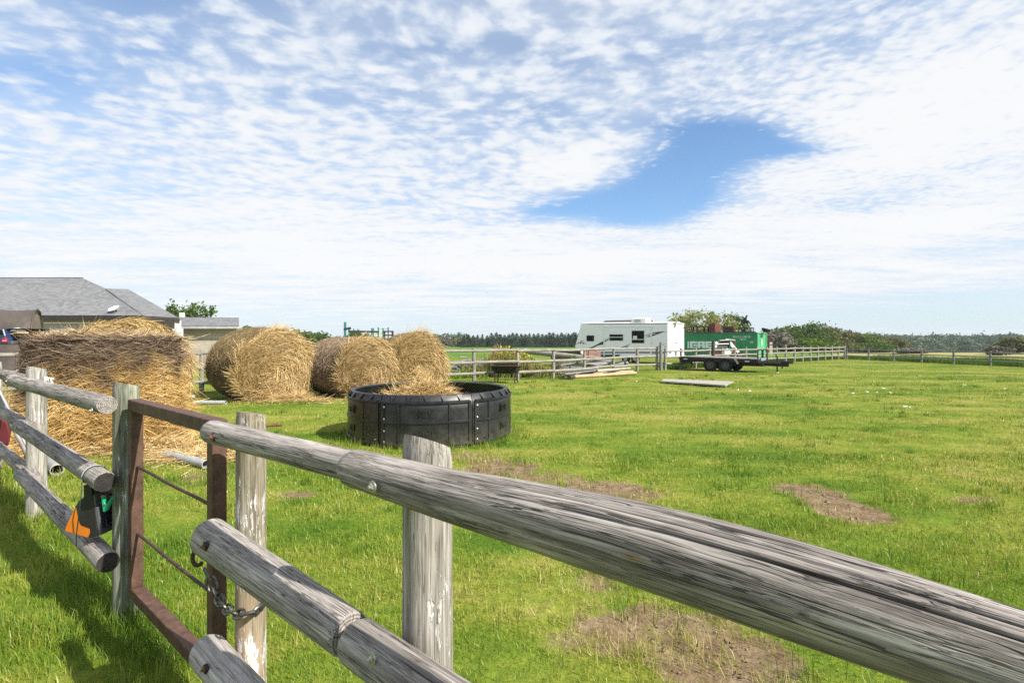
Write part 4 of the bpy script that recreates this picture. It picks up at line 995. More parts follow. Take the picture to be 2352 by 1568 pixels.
for q, ln in ((rect(447, 368, 573, 466), 0), (rect(838, 351, 1066, 456), 398), (rect(1212, 289, 1421, 498), 436)):
    o_ = .05 if q[0][0] > 700 else 0
    wn = slab('window', q, M_dkgrey, .025, o_, bevel=.01)
    slab('pane', rect(q[0][0] + 7, q[0][1] + 7, q[2][0] - 7, q[2][1] - 7), M_glass, .008, o_ + .024, wn)
    if ln: slab('window_bar', rect(q[0][0] + 3, ln - 5, q[2][0] - 3, ln + 6), M_rvwhite, .012, o_ + .028, wn)
    if ln == 436: slab('window_blind', rect(1236, 376, 1304, 428), M_rvroof, .002, o_ + .0325, wn)
def decal(pts, m=M_decal, off=.0, name='stripe'): slab(name, pts, m, .004, off + .003)
decal([(440, 596), (560, 553), (738, 455), (738, 472), (575, 570), (480, 600)])
decal([(600, 550), (738, 475), (722, 524), (660, 530)])
decal([(757, 445), (828, 408), (828, 414), (757, 452)], off=.05); decal([(757, 462), (828, 425), (828, 440), (757, 482)], off=.05)
decal([(900, 600), (1010, 578), (1205, 506), (1120, 552), (985, 600)], off=.05); decal([(1040, 600), (1130, 556), (1165, 545), (1120, 590)], M_decal2, .05)
decal([(1436, 372), (1526, 338), (1526, 350), (1436, 380)], off=.05); decal([(1450, 392), (1526, 366), (1512, 396)], off=.05)
decal([(1546, 330), (1620, 312), (1730, 300), (1795, 308), (1720, 312), (1546, 345)]); decal([(1546, 360), (1640, 328), (1740, 314), (1650, 345), (1546, 384)])
decal([(1420, 594), (1526, 576), (1526, 590), (1450, 602)], off=.05); decal([(1546, 578), (1640, 555), (1785, 505), (1680, 555), (1546, 592)])
decal([(1752, 552), (1785, 552), (1775, 562), (1756, 562)])
for q in ([(270, 520), (300, 500), (345, 488), (345, 493), (300, 508), (276, 524)], [(268, 490), (330, 482), (424, 498), (424, 502), (330, 488)], [(345, 468), (368, 460), (350, 512), (340, 512)], [(372, 492), (392, 488), (420, 506), (400, 512), (378, 510)], [(356, 458), (372, 452), (376, 470), (362, 472)], [(384, 462), (402, 460), (402, 468), (386, 472)], [(428, 508), (444, 506), (442, 512), (428, 514)]): decal(q, name='nose_script')
slab('hatch_door', rect(292, 556, 410, 640), M_rvwhite, .006, .002); slab('hatch_panel', rect(298, 562, 404, 640), M_rv, .006, .005)
slab('skirt', [(560, 690), (1010, 690), (1010, 727), (560, 727)], M_navy, .012, .051)
slab('skirt', [(1026, 690), (1290, 690), (1300, 727), (1010, 727)], M_rv, .03, .051)
slab('lower_band', [(560, 640), (1810, 640), (1810, 672), (560, 672)], M_skirt, .004, .0505)
for zx in (1095, 1250):
    c = rz(zx, 805) + RR * .12; c.z = .34; wl = MB().lathe([(.16, -.1), (.30, -.1), (.335, -.06), (.335, .06), (.30, .1), (.16, .1)], c, RN, 24).build('wheel', M_tyre, rv, smooth=True)
    MB().lathe([(.19, .03), (.19, .085), (.13, .07), (.05, .09), (0, .095)], c, RN, 20).build('hub', M_hub, wl)
MB().bar(rz(560, 740) + RR * .6 + Vector((0, 0, .05)), rz(1800, 740) + RR * .6 + Vector((0, 0, .05)), .9, .14).build('chassis', M_iron, rv)
def top_at(zx, d_): p = rz(zx, 180); return Vector((p.x, p.y, p.z + .05)) + RR * d_
def topbox(nm, zx0, zx1, d_, wd, h, m, bev=.06):
    a, b_ = top_at(zx0, d_), top_at(zx1, d_); c = (a + b_) / 2; L = (b_ - a).length
    return MB().box(c + Vector((0, 0, h / 2)), (L, wd, h), rz=-RA).build(nm, m, rv, bevel=bev)
ac = topbox('air_conditioner', 1150, 1410, .75, .8, .40, M_rvroof, .09); a_, b__ = top_at(1215, .33), top_at(1320, .33)
MB().prism([a_ + Vector((0, 0, .12)), b__ + Vector((0, 0, .12)), b__ + Vector((0, 0, .33)), a_ + Vector((0, 0, .33))], RN * .025).build('grille', M_pvc, ac)
topbox('roof_vent', 1650, 1760, .9, .5, .14, M_rvroof, .03); topbox('roof_vent', 1800, 1880, 1.1, .45, .15, M_rvroof, .03)
def rr_(u0, u1, z0, z1, m, nm, th=.02): MB().prism([rear(u0, z0), rear(u1, z0), rear(u1, z1), rear(u0, z1)], -RD * th).build(nm, m, rv)
for u in (.95, 1.55, 2.4): rr_(u, u + .09, zt - .28, zt - .20, M_iron, 'marker_lamp', .03)
for u in (.15, 2.2): rr_(u, u + .24, .92, 1.0, M_lamp, 'tail_lamp', .03)
def remb(pts, m=M_decal): MB().prism([rear(u, z) for u, z in pts], -RD * .009).build('emblem', m, rv)
remb([(.95, 1.42), (1.3, 1.56), (1.5, 1.44), (1.3, 1.46)]); remb([(.8, 2.04), (1.2, 2.1), (1.65, 2.06), (1.2, 2.06)], M_decal2); remb([(.85, 1.96), (1.05, 2.02), (1.0, 1.94)], M_decal2); remb([(1.2, 1.96), (1.5, 2.0), (1.42, 1.94)], M_decal2); remb([(2.1, 2.5), (2.4, 2.56), (2.3, 2.5)], M_decal2)
rr_(.1, .5, .72, .84, M_decal2, 'corner_patch', .008); rr_(1.0, 1.4, .55, .85, M_decal2, 'plate', .008)
MB().bar(rear(.02, .50) - RD * .08, rear(2.58, .50) - RD * .08, .14, .12).build('bumper', M_rvwhite, rv)

# building whose roof shows above the caravan
M_shingle_dk = plain('dark_roof', (.065, .060, .060), .9, .2, 0, .25, 2)
M_barn = plain('barn_wall', (.40, .37, .33), .9, .2, 0, .1, 2)
bc = at(1440, 784, 62); bn = thing('barn', 'dark low pitched barn roof showing above the caravan', 'barn', (bc.x, bc.y, 0))
def bp(dx, dy, Y): return at(dx, dy, Y)
l0, r0 = bp(1390, 737.4, 64), bp(1497, 735.2, 61); fl, frr = bp(1376, 748, 60.5), bp(1506, 748, 57.5)
bk = Vector((1.2, 3.2, 0)) * 1.0
MB().prism([l0, r0, frr, fl], (0, 0, .08)).build('roof', M_shingle_dk, bn); MB().prism([l0, r0, r0 + bk + Vector((0, 0, -.65)), l0 + bk + Vector((0, 0, -.65))], (0, 0, .08)).build('roof', M_shingle_dk, bn)
MB().prism([frr + Vector((.05, 0, 0)), r0 + Vector((.05, 0, .1)), r0 + bk + Vector((.05, 0, -.62)), r0 + bk + Vector((.05, 0, -.8)), r0 + Vector((.05, 0, -.1)), frr + Vector((.05, 0, -.16))], (.06, 0, 0)).build('bargeboard', M_rvwhite, bn)
mb = MB(); zf = fl.z - .1
for a, b_ in ((fl + Vector((.5, .4, 0)), frr + Vector((-.4, .4, 0))),):
    mb.prism([(a.x, a.y, 0), (b_.x, b_.y, 0), (b_.x, b_.y, zf), (a.x, a.y, zf)], (1.0, 5.4, 0))
mb.build('wall', M_barn, bn)

# ------------------------------------------------------------------ green shipping container
def f_cont(c, lite):
    def fn(g, b):
        p = g.coord('Object'); n = g.noise(g.mul(p, (1, 1, .4)), 3, 4, .65); x, y, z = g.sep(p)
        cc = g.mix(g.step(n, .35, .68), tuple(v * .8 for v in c), tuple(v * 1.15 for v in c))
        rs = g.math('MULTIPLY', g.step(g.noise(g.mul(p, (3, 3, 1.2)), 2.2, 5, .7), .64, .72), .8)
        g.put(b.inputs['Base Color'], g.mix(rs, cc, (.10, .045, .025)))
    return fn
M_cont = mat('green_container', f_cont((.022, .235, .092), 0), .45, .4)
M_contend = mat('sunlit_green_container_end', f_cont((.095, .40, .19), 0), .5, .4)  # same container green made paler, sunlight on the end put into the colour
M_contwhite = plain('faded_white_paint', (.76, .82, .82), .6, .3, 0, .12, 3)
M_rustwood = plain('red_brown_timber', (.125, .038, .028), .8, .2, 0, .3, 5)
M_rustiron = plain('rust_iron', (.085, .040, .028), .8, .2, .2, .4, 6)
CA = R(46); CC = Vector((.4793 * 52.5, 52.5, 0)); CD = Vector((-math.cos(CA), math.sin(CA), 0)); CR = Vector((math.sin(CA), math.cos(CA), 0)); CNn = -CR; ccst = CNn.dot(CC)
CH, CL_, CW = 2.52, 12.19, 2.44
ct = thing('shipping_container', 'long green corrugated shipping container with end coloured as sunlit, behind the white caravan', 'container', CC + CD * 6 + CR * 1.2)
def corr(origin, du, L, dn, z0, z1, pitch, depth, m, nm):
    """corrugated sheet along du, ribs towards dn"""
    n = int(L / pitch); V = []; F = []
    us = []
    for k in range(n):
        b = k * L / n; q = L / n; us += [(b, 0), (b + q * .3, 0), (b + q * .5, depth), (b + q * .8, depth)]
    us.append((L, 0))
    for u, d_ in us: p = origin + du * u + dn * d_; V += [(p.x, p.y, z0), (p.x, p.y, z1)]
    for k in range(len(us) - 1): F.append((2 * k, 2 * k + 2, 2 * k + 3, 2 * k + 1))
    return MB().add(V, np.array(F)).build(nm, m, ct)
corr(CC + CD * .08 - CNn * .045, CD, CL_ - .16, CNn, .16, CH - .08, .28, .036, M_cont, 'side_wall')
corr(CC + CD * .045 + CR * .1, CR, CW - .2, -CD, .16, CH - .08, .14, .03, M_contend, 'end_wall')
MB().prism([CC + CD * .06 + CR * .06 + Vector((0, 0, .1)), CC + CD * (CL_ - .06) + CR * .06 + Vector((0, 0, .1)), CC + CD * (CL_ - .06) + CR * (CW - .06) + Vector((0, 0, .1)), CC + CD * .06 + CR * (CW - .06) + Vector((0, 0, .1))], (0, 0, CH - .14)).build('shell', M_cont, ct)
mb = MB()
for z, h in ((.08, .16), (CH - .04, .09)):
    mb.bar(CC + Vector((0, 0, z)), CC + CD * CL_ + Vector((0, 0, z)), .1, h); mb.bar(CC + CR * CW + Vector((0, 0, z)), CC + CR * CW + CD * CL_ + Vector((0, 0, z)), .1, h)
mb.bar(CC + CD * CL_ + Vector((0, 0, .1)), CC + CD * CL_ + Vector((0, 0, CH)), .11, .11, up=tuple(CD)); mb.build('frame', M_cont, ct)
mb = MB()
for q in (CC, CC + CR * CW): mb.bar(q + Vector((0, 0, .16)), q + Vector((0, 0, CH - .085)), .12, .11, up=tuple(CD))
mb.bar(CC + CR * .06 + Vector((0, 0, .09)), CC + CR * (CW - .06) + Vector((0, 0, .09)), .1, .14); mb.bar(CC + CR * .06 + Vector((0, 0, CH - .04)), CC + CR * (CW - .06) + Vector((0, 0, CH - .04)), .1, .085)
mb.build('end_frame', M_contend, ct)
def cz(zx, zy, off=.0): dx, dy = zoomed(2040, 930, 6.5333, zx, zy); return onplane(dx, dy, CNn, ccst + off)
def cpaint(poly, m, th=.004, nm='lettering', off=-.004): MB().prism([cz(*q, off) for q in poly], CNn * th).build(nm, m, ct)
# pale block letters G R E E N with green openings
for x0, x1 in ((148, 176), (195, 332), (342, 487), (497, 634), (644, 780)):
    cpaint([(x0, 613), (x1, 613), (x1, 745), (x0, 745)], M_contwhite)
def hole(x0, y0, x1, y1): cpaint([(x0, y0), (x1, y0), (x1, y1), (x0, y1)], M_cont, .004, 'letter_gap', .0005)
hole(246, 648, 332, 664); hole(246, 664, 266, 728); hole(266, 712, 312, 728); hole(298, 688, 312, 712)          # G
hole(392, 648, 436, 668); hole(396, 700, 430, 745)                                                                                                # R
for b_ in (497, 644): hole(b_ + 44, 652, b_ + 137, 668); hole(b_ + 44, 692, b_ + 137, 708)                                               # E E
def ctext(s, zx, zy, size):
    V, F = textmesh(s, size); o = cz(zx, zy, -.003); mb = MB(); u = -CD
    mb.add([o + u * x + Vector((0, 0, y)) + CNn * (.004 * (d_ / .5 + 1)) for x, y, d_ in V], F); mb.build('lettering', M_contwhite, ct)
ctext('EMCU 118270', 1208, 527, .30); ctext('4EG1', 1238, 575, .28); ctext('45', 1402, 632, .34)
pe = CC - CD * .0 + CR * 1.15; MB().prism([pe + CR * u + Vector((0, 0, z)) - CD * .004 for u, z in ((-.1, 1.05), (.12, 1.25), (.2, 1.65), (.05, 2.05), (-.08, 1.9), (-.15, 1.4))], -CD * .006).build('faded_mark', plain('faded_mark_paint', (.30, .55, .42), .6), ct)

# things on the container roof
def roofp(zx, d_, z=0): p = cz(zx, 445); return Vector((p.x, p.y, CH + .006 + z)) + CR * d_
def crate(label, zx0, zx1, zy, dep_, m, nm='crate', planks=3, d0=.5, open_=False):
    a, b_ = roofp(zx0, d0), roofp(zx1, d0); h = (cz(zx0, zy).z - cz(zx0, 440).z) * 1.03
    c = (a + b_) / 2 + CR * dep_ / 2; L = (b_ - a).length; t = thing(nm, label, nm.replace('_', ' '), c)
    ex = (b_ - a).normalized()
    for k in range(planks):
        z0 = h * k / planks; hh = h / planks - .008
        for o in (0, dep_):
            MB().box((a + b_) / 2 + CR * o + Vector((0, 0, z0 + hh / 2 + .03)), (L, .04, hh), rz=-CA).build('side_board', m, t)
        for e in (a, b_): MB().box(e + CR * dep_ / 2 + Vector((0, 0, z0 + hh / 2 + .03)), (.04, dep_ - .05, hh), rz=-CA).build('end_board', m, t)
    MB().box(c + Vector((0, 0, .02)), (L + .02, dep_ + .02, .03), rz=-CA).build('bottom', m, t)
    if not open_: MB().box(c + Vector((0, 0, h + .02)), (L + .03, dep_ + .03, .03), rz=-CA).build('lid', m, t)
    return t
crate('tall red brown timber crate on the container roof', 527, 640, 268, 1.6, M_rustwood)
crate('long low rusty bin beside the tall crate on the container roof', 800, 985, 322, .9, M_rustiron, 'bin', 2, open_=True)
a, b_ = roofp(225, .5), roofp(440, .5); tb = thing('steel_rack', 'dark open rectangular frame at the left end of the container roof', 'rack', (a + b_) / 2)
hh = cz(235, 308).z - cz(235, 440).z; ex = (b_ - a).normalized()
mb = MB()
for o in (0, .9):
    for e in (a, b_): mb.bar(e + CR * o, e + CR * o + Vector((0, 0, hh)), .16, .10)
    for z in (.04, hh): mb.bar(a + CR * o + Vector((0, 0, z)), b_ + CR * o + Vector((0, 0, z)), .10, .12)
mb.build('bars', M_iron, tb); MB().bar(a + ex * .25 + CR * .4, a + ex * .25 + CR * .4 + Vector((0, 0, hh)), .25, .05).build('panel', M_iron, tb)
for k, (z0, z1, d_, lab) in enumerate(((430, 800, .3, 'dark plank lying under the tall crate on the container roof'), (980, 1475, .25, 'long dark rusty beam under the engine stand on the container roof'))):
    a, b_ = roofp(z0, d_ - .15, .06), roofp(z1, d_ - .15, .06); tag(MB().bar(a, b_, .22, .10).build('beam', M_rustiron, bevel=.01), lab, 'beam')
a, b_ = roofp(1100, .6), roofp(1340, .6); es = thing('engine_stand', 'dark machine with a leaning tripod and engine on the container roof', 'machine', (a + b_) / 2)
hh = cz(1100, 332).z - cz(1100, 430).z
mb = MB()
for o in (0, .8):
    for t in (0, .5, 1): mb.bar(a.lerp(b_, t) + CR * o, a.lerp(b_, t) + CR * o + Vector((0, 0, hh)), .06, .06)
    for z in (.03, hh): mb.bar(a + CR * o + Vector((0, 0, z)), b_ + CR * o + Vector((0, 0, z)), .06, .07)
mb.box((a + b_) / 2 + CR * .4 + Vector((0, 0, hh)), ((b_ - a).length, .9, .05), rz=-CA); mb.build('frame', M_iron, es)
MB().box(a.lerp(b_, .3) + CR * .3 + Vector((0, 0, .22)), (.35, .3, .3), rz=-CA).build('tank', M_red, es, bevel=.03); MB().box(a.lerp(b_, .72) + CR * .3 + Vector((0, 0, .24)), (.45, .35, .25), rz=-CA).build('tank', M_hub, es, bevel=.05)
top = cz(1265, 150, -.9); mb = MB()
for q in (cz(1220, 330, -.9), cz(1385, 420, -.7), cz(1150, 335, -1.2)): mb.bar(q, top, .055, .055)
mb.bar(cz(1215, 290, -.9), cz(1130, 345, -.9), .03, .03); mb.build('tripod', M_iron, es)
mb = MB(); ec = cz(1300, 235, -.9); mb.box(ec, (.5, .35, .28), rz=-CA); mb.lathe([(0, -.15), (.14, -.15), (.16, 0), (.14, .15), (0, .15)], ec + Vector((.1, 0, -.02)), CR, 14)
mb.box(cz(1275, 180, -.9), (.3, .25, .3), rz=-CA); mb.box(cz(1330, 215, -.9), (.16, .2, .16), rz=-CA); mb.lathe([(0, 0), (.09, 0), (.09, .3), (0, .3)], cz(1285, 150, -.9), (.4, 0, .6), 10); mb.build('engine', M_iron, es, bevel=.02)
def tyre_(c, ax, r, w_, hole_=.55, n=28): return MB().lathe([(r * hole_, -w_ / 2), (r * .9, -w_ / 2), (r * .98, -w_ * .36), (r, -w_ * .2), (r, w_ * .2), (r * .98, w_ * .36), (r * .9, w_ / 2), (r * hole_, w_ / 2), (r * hole_, -w_ / 2)], c, ax, n)
p = roofp(1480, 1.3, .15) - CD * .55; t = thing('old_tyre', 'small black tyre lying at the right end of the container roof', 'tyre', p)
tyre_(p + Vector((0, 0, .13)), (.25, -.1, 1), .42, .26).build('tread', M_tyre, t, smooth=True); tyre_(p + Vector((.05, 0, .02)), (.0, -.1, 1), .36, .2).build('rim', M_iron, t)

# rusty loading frame beside the container
p0 = at(1772, 821, 55); p0.z = 0
lf_ = thing('loading_rack', 'rusty tall tube frame with grey mesh panel right of the green container', 'rack', p0)
def wf(zx, zy, Y=55): return at(*zoomed(2040, 930, 6.5333, zx, zy), Y)
mb = MB()
for a, b_ in (((1738, 500), (1738, 850)), ((1738, 510), (1825, 610)), ((1825, 610), (1828, 800)), ((1740, 680), (1828, 676)), ((1742, 612), (1826, 612))): mb.bar(wf(*a), wf(*b_), .06, .06, up=(0, 1, 0)); mb.bar(wf(*a, 56), wf(*b_, 56), .06, .06, up=(0, 1, 0))
mb.build('frame', M_rustiron, lf_); MB().prism([wf(1755, 620), wf(1820, 620), wf(1815, 880), wf(1755, 880)], (0, .03, 0)).build('panel', M_barn, lf_)

# ------------------------------------------------------------------ skid steer loader in front of the container
def sk(zx, zy, Y): return at(*zoomed(2040, 930, 6.5333, zx, zy), Y)
SY = 46.5; so = sk(920, 920, SY); so.z = 0
ss = thing('skid_steer_loader', 'white skid steer loader with dark cab parked in front of the green container', 'loader', so)
def sprism(pts, Y0, dep_, m, nm, bev=.03): return MB().prism([sk(*q, Y0) for q in pts], (0.3 * dep_, dep_, 0)).build(nm, m, ss, bevel=bev)
sprism([(700, 740), (940, 745), (940, 900), (690, 890)], SY, 1.3, M_rvwhite, 'body')
cab = sprism([(790, 600), (980, 585), (960, 745), (760, 745)], SY + .1, 1.2, M_iron, 'cab'); MB().prism([sk(*q, SY + .085) for q in ((800, 618), (935, 610), (925, 690), (785, 695))], (0, .012, 0)).build('window', M_glass, cab)
sprism([(780, 588), (990, 568), (1090, 580), (1088, 600), (985, 596), (785, 606)], SY, 1.35, M_barn, 'cab_roof', .02)
sprism([(900, 566), (965, 566), (962, 582), (902, 584)], SY + .3, .4, M_rvwhite, 'beacon', .01)
sprism([(1060, 596), (1088, 594), (1086, 740), (1062, 720)], SY + .2, .1, M_rustwood, 'rear_post', .01)
sprism([(985, 615), (1010, 630), (1105, 745), (1180, 830), (1190, 880), (1150, 885), (1090, 800), (990, 700)], SY - .15, .14, M_rvwhite, 'lift_arm')
sprism([(690, 630), (725, 615), (740, 660), (715, 740), (685, 735)], SY - .15, .14, M_rvwhite, 'lift_arm')
sprism([(705, 655), (960, 650), (960, 668), (705, 674)], SY - .2, .1, M_rvwhite, 'crossbar', .01)
sprism([(700, 690), (930, 690), (930, 742), (690, 742)], SY - .12, .15, M_dkgrey, 'radiator', .01)
sprism([(935, 745), (1090, 770), (1160, 870), (1150, 905), (940, 905)], SY, 1.1, M_rvwhite, 'chassis')
sprism([(1030, 800), (1075, 785), (1125, 800), (1115, 835), (1030, 845)], SY - .06, .06, plain('orange_red_paint', (.62, .10, .045), .5), 'badge_panel', .005)
for zx in (1065, 1170):
    c = sk(zx, 905, SY - .1); c.z = .3
    wl = tyre_(c, (0, -1, 0), .34, .28).build('wheel', M_tyre, ss, smooth=True); MB().lathe([(.2, .1), (.19, .13), (.05, .12), (0, .13)], c, (0, -1, 0), 16).build('rim', M_dkgrey, wl)
bx = thing('steel_box', 'brown rusty steel box standing in front of the white loader', 'box', sk(770, 900, 45))
MB().prism([sk(*q, 44.4) for q in ((668, 775), (870, 780), (880, 905), (660, 905))], (.3, 1.0, 0)).build('bucket', M_rustiron, bx, bevel=.02); MB().prism([sk(*q, 44.3) for q in ((662, 765), (880, 768), (880, 785), (662, 782))], (.3, 1.1, 0)).build('rim', M_rustwood, bx)

# ------------------------------------------------------------------ flatbed trailer
TA = R(40); TD = Vector((math.cos(TA), -math.sin(TA), 0)); TR = Vector((math.sin(TA), math.cos(TA), 0)); TO = Vector((10.6, 27.35, 0)); WT = 2.0
tr = thing('flatbed_trailer', 'black twin axle flatbed farm trailer with grey timber deck on the grass', 'trailer', TO + TR * 1.0)
def td(t, u, z): return TO + TD * t + TR * u + Vector((0, 0, z))
def dz(t): return .785 - (t + 1.66) * .017
rnd = random.Random(5)
for k in range(9):
    u = .02 + k * .222
    MB().bar(td(-1.66, u + .105, dz(-1.66) - .02), td(2.32, u + .105, dz(2.32) - .02), .208, .045).build('deck_board', M_far, tr)
mb = MB()
for u in (-.01, WT + .01): mb.bar(td(-1.68, u, dz(-1.68) - .13), td(2.34, u, dz(2.34) - .13), .06, .17)
for t in (-1.68, -.6, .4, 1.4, 2.34): mb.bar(td(t, 0, dz(t) - .14), td(t, WT, dz(t) - .14), .08, .14)
for u in (.55, 1.45): mb.bar(td(-1.4, u, dz(-1.4) - .24), td(2.3, u, dz(2.3) - .24), .08, .12)
mb.build('frame', M_iron, tr)
MB().box(td(1.9, .9, dz(1.9) - .32), (1.1, 1.1, .16), rz=-TA).build('tool_box', M_iron, tr)
mb = MB(); mb.bar(td(1.3, 1.0, .50), td(3.55, 1.0, .46), .2, .28); mb.bar(td(2.3, .3, .56), td(3.3, 1.0, .52), .1, .12); mb.bar(td(2.3, 1.7, .56), td(3.3, 1.0, .52), .1, .12); mb.build('drawbar', M_iron, tr, bevel=.01)
mb = MB(); mb.lathe([(0, 0), (.06, 0), (.06, .1), (0, .12)], td(3.6, 1.0, .48), (0, 0, 1), 10); mb.bar(td(3.45, 1.0, .5), td(3.75, 1.0, .52), .07, .06); mb.bar(td(3.25, 1.0, .42), td(3.25, 1.0, .22), .05, .05); mb.build('coupling', M_iron, tr)
jk = MB().bar(td(3.06, .82, .06), td(3.06, .82, .86), .06, .06, up=tuple(TD)).build('jack', M_iron, tr); MB().lathe([(0, 0), (.09, 0), (.08, .03), (.03, .05)], td(3.06, .82, .0), (0, 0, 1), 12).build('foot', M_barn, jk)
MB().tube([td(3.06, .82, .84), td(3.06, .72, .84), td(3.06, .70, .76)], .012, 6).build('crank', M_iron, jk)
for t in (-.02, .77):
    for u in (-.02, WT - .02):
        c = td(t, u, .36); n_ = -TR if u < 1 else TR; c = c + n_ * (-.10)
        wl = tyre_(c, n_, .365, .24, .56).build('wheel', M_tyre, tr, smooth=True)
        MB().lathe([(.18, .03), (.215, .115), (.19, .115), (.16, .03), (.07, .02), (.06, .09), (.03, .10), (0, .10)], c, n_, 20).build('rim', M_dkgrey if u < 1 else M_iron, wl)
mb = MB()
for t in (-.02, .77): mb.bar(td(t, .05, .33), td(t, WT - .05, .33), .08, .08)
mb.bar(td(-.4, .12, .48), td(1.15, .12, .48), .05, .08); mb.build('axle', M_iron, tr)
MB().prism([td(1.18, -.02, dz(1.2) - .03), td(1.32, -.02, dz(1.2) - .03), td(1.44, -.02, .5), td(1.44, -.02, .44), td(1.34, -.02, .44), td(1.34, -.02, .52)], TR * -.03).build('fender_brace', M_barn, tr)
for t in (-1.45, 1.75): MB().prism([td(t, -.045, dz(t) - .17), td(t + .22, -.045, dz(t) - .17), td(t + .22, -.045, dz(t) - .11), td(t, -.045, dz(t) - .11)], TR * -.01).build('reflector', M_hub, tr)
for u in (.10, 1.10):
    z = dz(2.3); pts = [td(2.33, u, z - .1), td(2.33, u, z + .38), td(2.33, u + .08, z + .46), td(2.33, u + .72, z + .46), td(2.33, u + .8, z + .38), td(2.33, u + .8, z - .1)]
    MB().tube(pts, .035, 8).build('headboard_hoop', M_iron, tr, smooth=True)
MB().box(td(2.36, .95, .62), (.06, .9, .26), rz=-TA).build('number_plate', M_skirt, tr); MB().bar(td(-1.72, .25, dz(-1.7) - .3), td(-1.72, 1.75, dz(-1.7) - .3), .06, .16).build('rear_bar', M_iron, tr)
MB().box(td(-1.05, .1, dz(-1) - .3), (.1, .08, .3), rz=-TA).build('mud_flap', M_tyre, tr)

# ------------------------------------------------------------------ fire trough on legs
BQ = gnd(1152, 881); bq = thing('fire_trough', 'rusty brown half barrel fire trough on four legs in front of the fence', 'fire trough', BQ)
ba = R(-14); bu = Vector((math.cos(ba), math.sin(ba), 0)); bv = Vector((-math.sin(ba), math.cos(ba), 0))
Z = .665
def bpnt(u, v, z): return BQ + bu * u + bv * v + Vector((0, 0, z)) + Vector((.17, .35, 0))
mb = MB(); n = 14; sec = [(-.34 * math.cos(math.pi * k / n), -.30 * math.sin(math.pi * k / n)) for k in range(n + 1)]
sec2 = [(x * .94, y * .94 + .0) for x, y in sec]
V = []; F = []
for u in (-.50, .50):
    for v, z in sec: V.append(bpnt(u * (1 - .12 * (-z / .30)), v, Z + z))
m_ = n + 1
F = [(k, m_ + k, m_ + k + 1, k + 1) for k in range(n)] + [tuple(range(m_)), tuple(range(m_, 2 * m_))[::-1]]
mb.add(V, F); mb.add([Vector(v) + Vector((0, 0, .012)) for v in V], [f[::-1] for f in F]); mb.build('bowl', M_iron, bq)
mb = MB()
for v in (-.36, .36): mb.bar(bpnt(-.56, v, Z + .015), bpnt(.56, v, Z + .015), .07, .03)
for u in (-.53, .53): mb.bar(bpnt(u, -.32, Z + .015), bpnt(u, .32, Z + .015), .07, .03)
mb.build('rim', M_rust, bq)
for u in (-.40, .40):
    for v in (-.24, .24): MB().bar(bpnt(u, v, -.02), bpnt(u * .95, v, Z - .16), .045, .045, up=(0, 1, 0)).build('leg', M_rod, bq)
mb = MB()
for k in range(5): mb.bar(bpnt(-.4 + k * .07, -.3, Z + .045), bpnt(-.4 + k * .07, .3, Z + .045), .02, .02)
mb.bar(bpnt(-.43, -.2, Z + .06), bpnt(-.0, -.25, Z + .07), .05, .04); mb.bar(bpnt(-.43, .25, Z + .05), bpnt(.4, .28, Z + .06), .03, .05); mb.build('grate', M_iron, bq)

# ------------------------------------------------------------------ pile of poles and boards
def tl(zx, zy): return zoomed(1250, 900, 3.36, zx, zy)
def pole(label, d0_, d1_, z, r, m, seed, nm='pole', bend=.0):
    a, b_ = gnd(*d0_), gnd(*d1_); a.z = b_.z = z
    mb = log(MB(), a, b_, r, r * .82, n=14, step=.2, seed=seed, bend=bend); o = mb.build(nm, m); return tag(o, label, 'pole')
pole('lowest peeled yellow pole at the front of the timber pile', tl(1590, 792), tl(2210, 752), .085, .082, M_peeled, 61)
pole('second peeled pole resting against the lowest one on the timber pile', tl(1600, 768), tl(2185, 738), .10, .07, M_peeled, 62)
o = pole('peeled pale pole lying highest at the right of the timber pile', tl(1815, 768), tl(2150, 736), .245, .07, M_pale, 63)
def board(label, p0, p1, z0, z1, wd, th, m, nm='board'):
    a, b_ = gnd(*p0), gnd(*p1); a.z, b_.z = z0, z1
    return tag(MB().bar(a, b_, wd, th).build(nm, m, bevel=.004), label, 'board')
board('wide grey board on top of the left half of the timber pile', tl(1460, 782), tl(1810, 752), .30, .32, .26, .06, M_board)
board('grey board under the wide board at the left end of the timber pile', tl(1450, 790), tl(1600, 778), .19, .2, .24, .05, M_board)
board('short dark board between wide grey board and poles on the timber pile', tl(1480, 800), tl(1640, 784), .24, .24, .2, .05, M_fargrey)
board('long grey plank propped up behind the timber pile, highest of all', tl(1440, 756), tl(1785, 728), .47, .66, .16, .05, M_board)
board('thin grey plank leaning just under the highest plank of the timber pile', tl(1530, 752), tl(1740, 738), .40, .50, .12, .04, M_pale)
board('dark grey plank lying across the back of the timber pile', tl(1420, 762), tl(1660, 745), .38, .36, .16, .05, M_fargrey)
board('short grey offcut sticking out to the left behind the timber pile', tl(1385, 735), tl(1500, 742), .42, .34, .08, .05, M_far)
for k, (zx, lab) in enumerate(((1475, 'dark round log end under the left end of the timber pile'), (1540, 'second dark round log end under the timber pile, right of the first'))):
    a = gnd(*tl(zx, 800)); tag(log(MB(), (a.x, a.y, .08), (a.x + .4, a.y + .75, .08), .085, .08, n=14, step=.2, seed=70 + k).build('log', M_bark), lab, 'log')
board('dark board half hidden beneath the middle of the timber pile', tl(1560, 780), tl(1830, 756), .2, .24, .2, .05, M_fargrey)
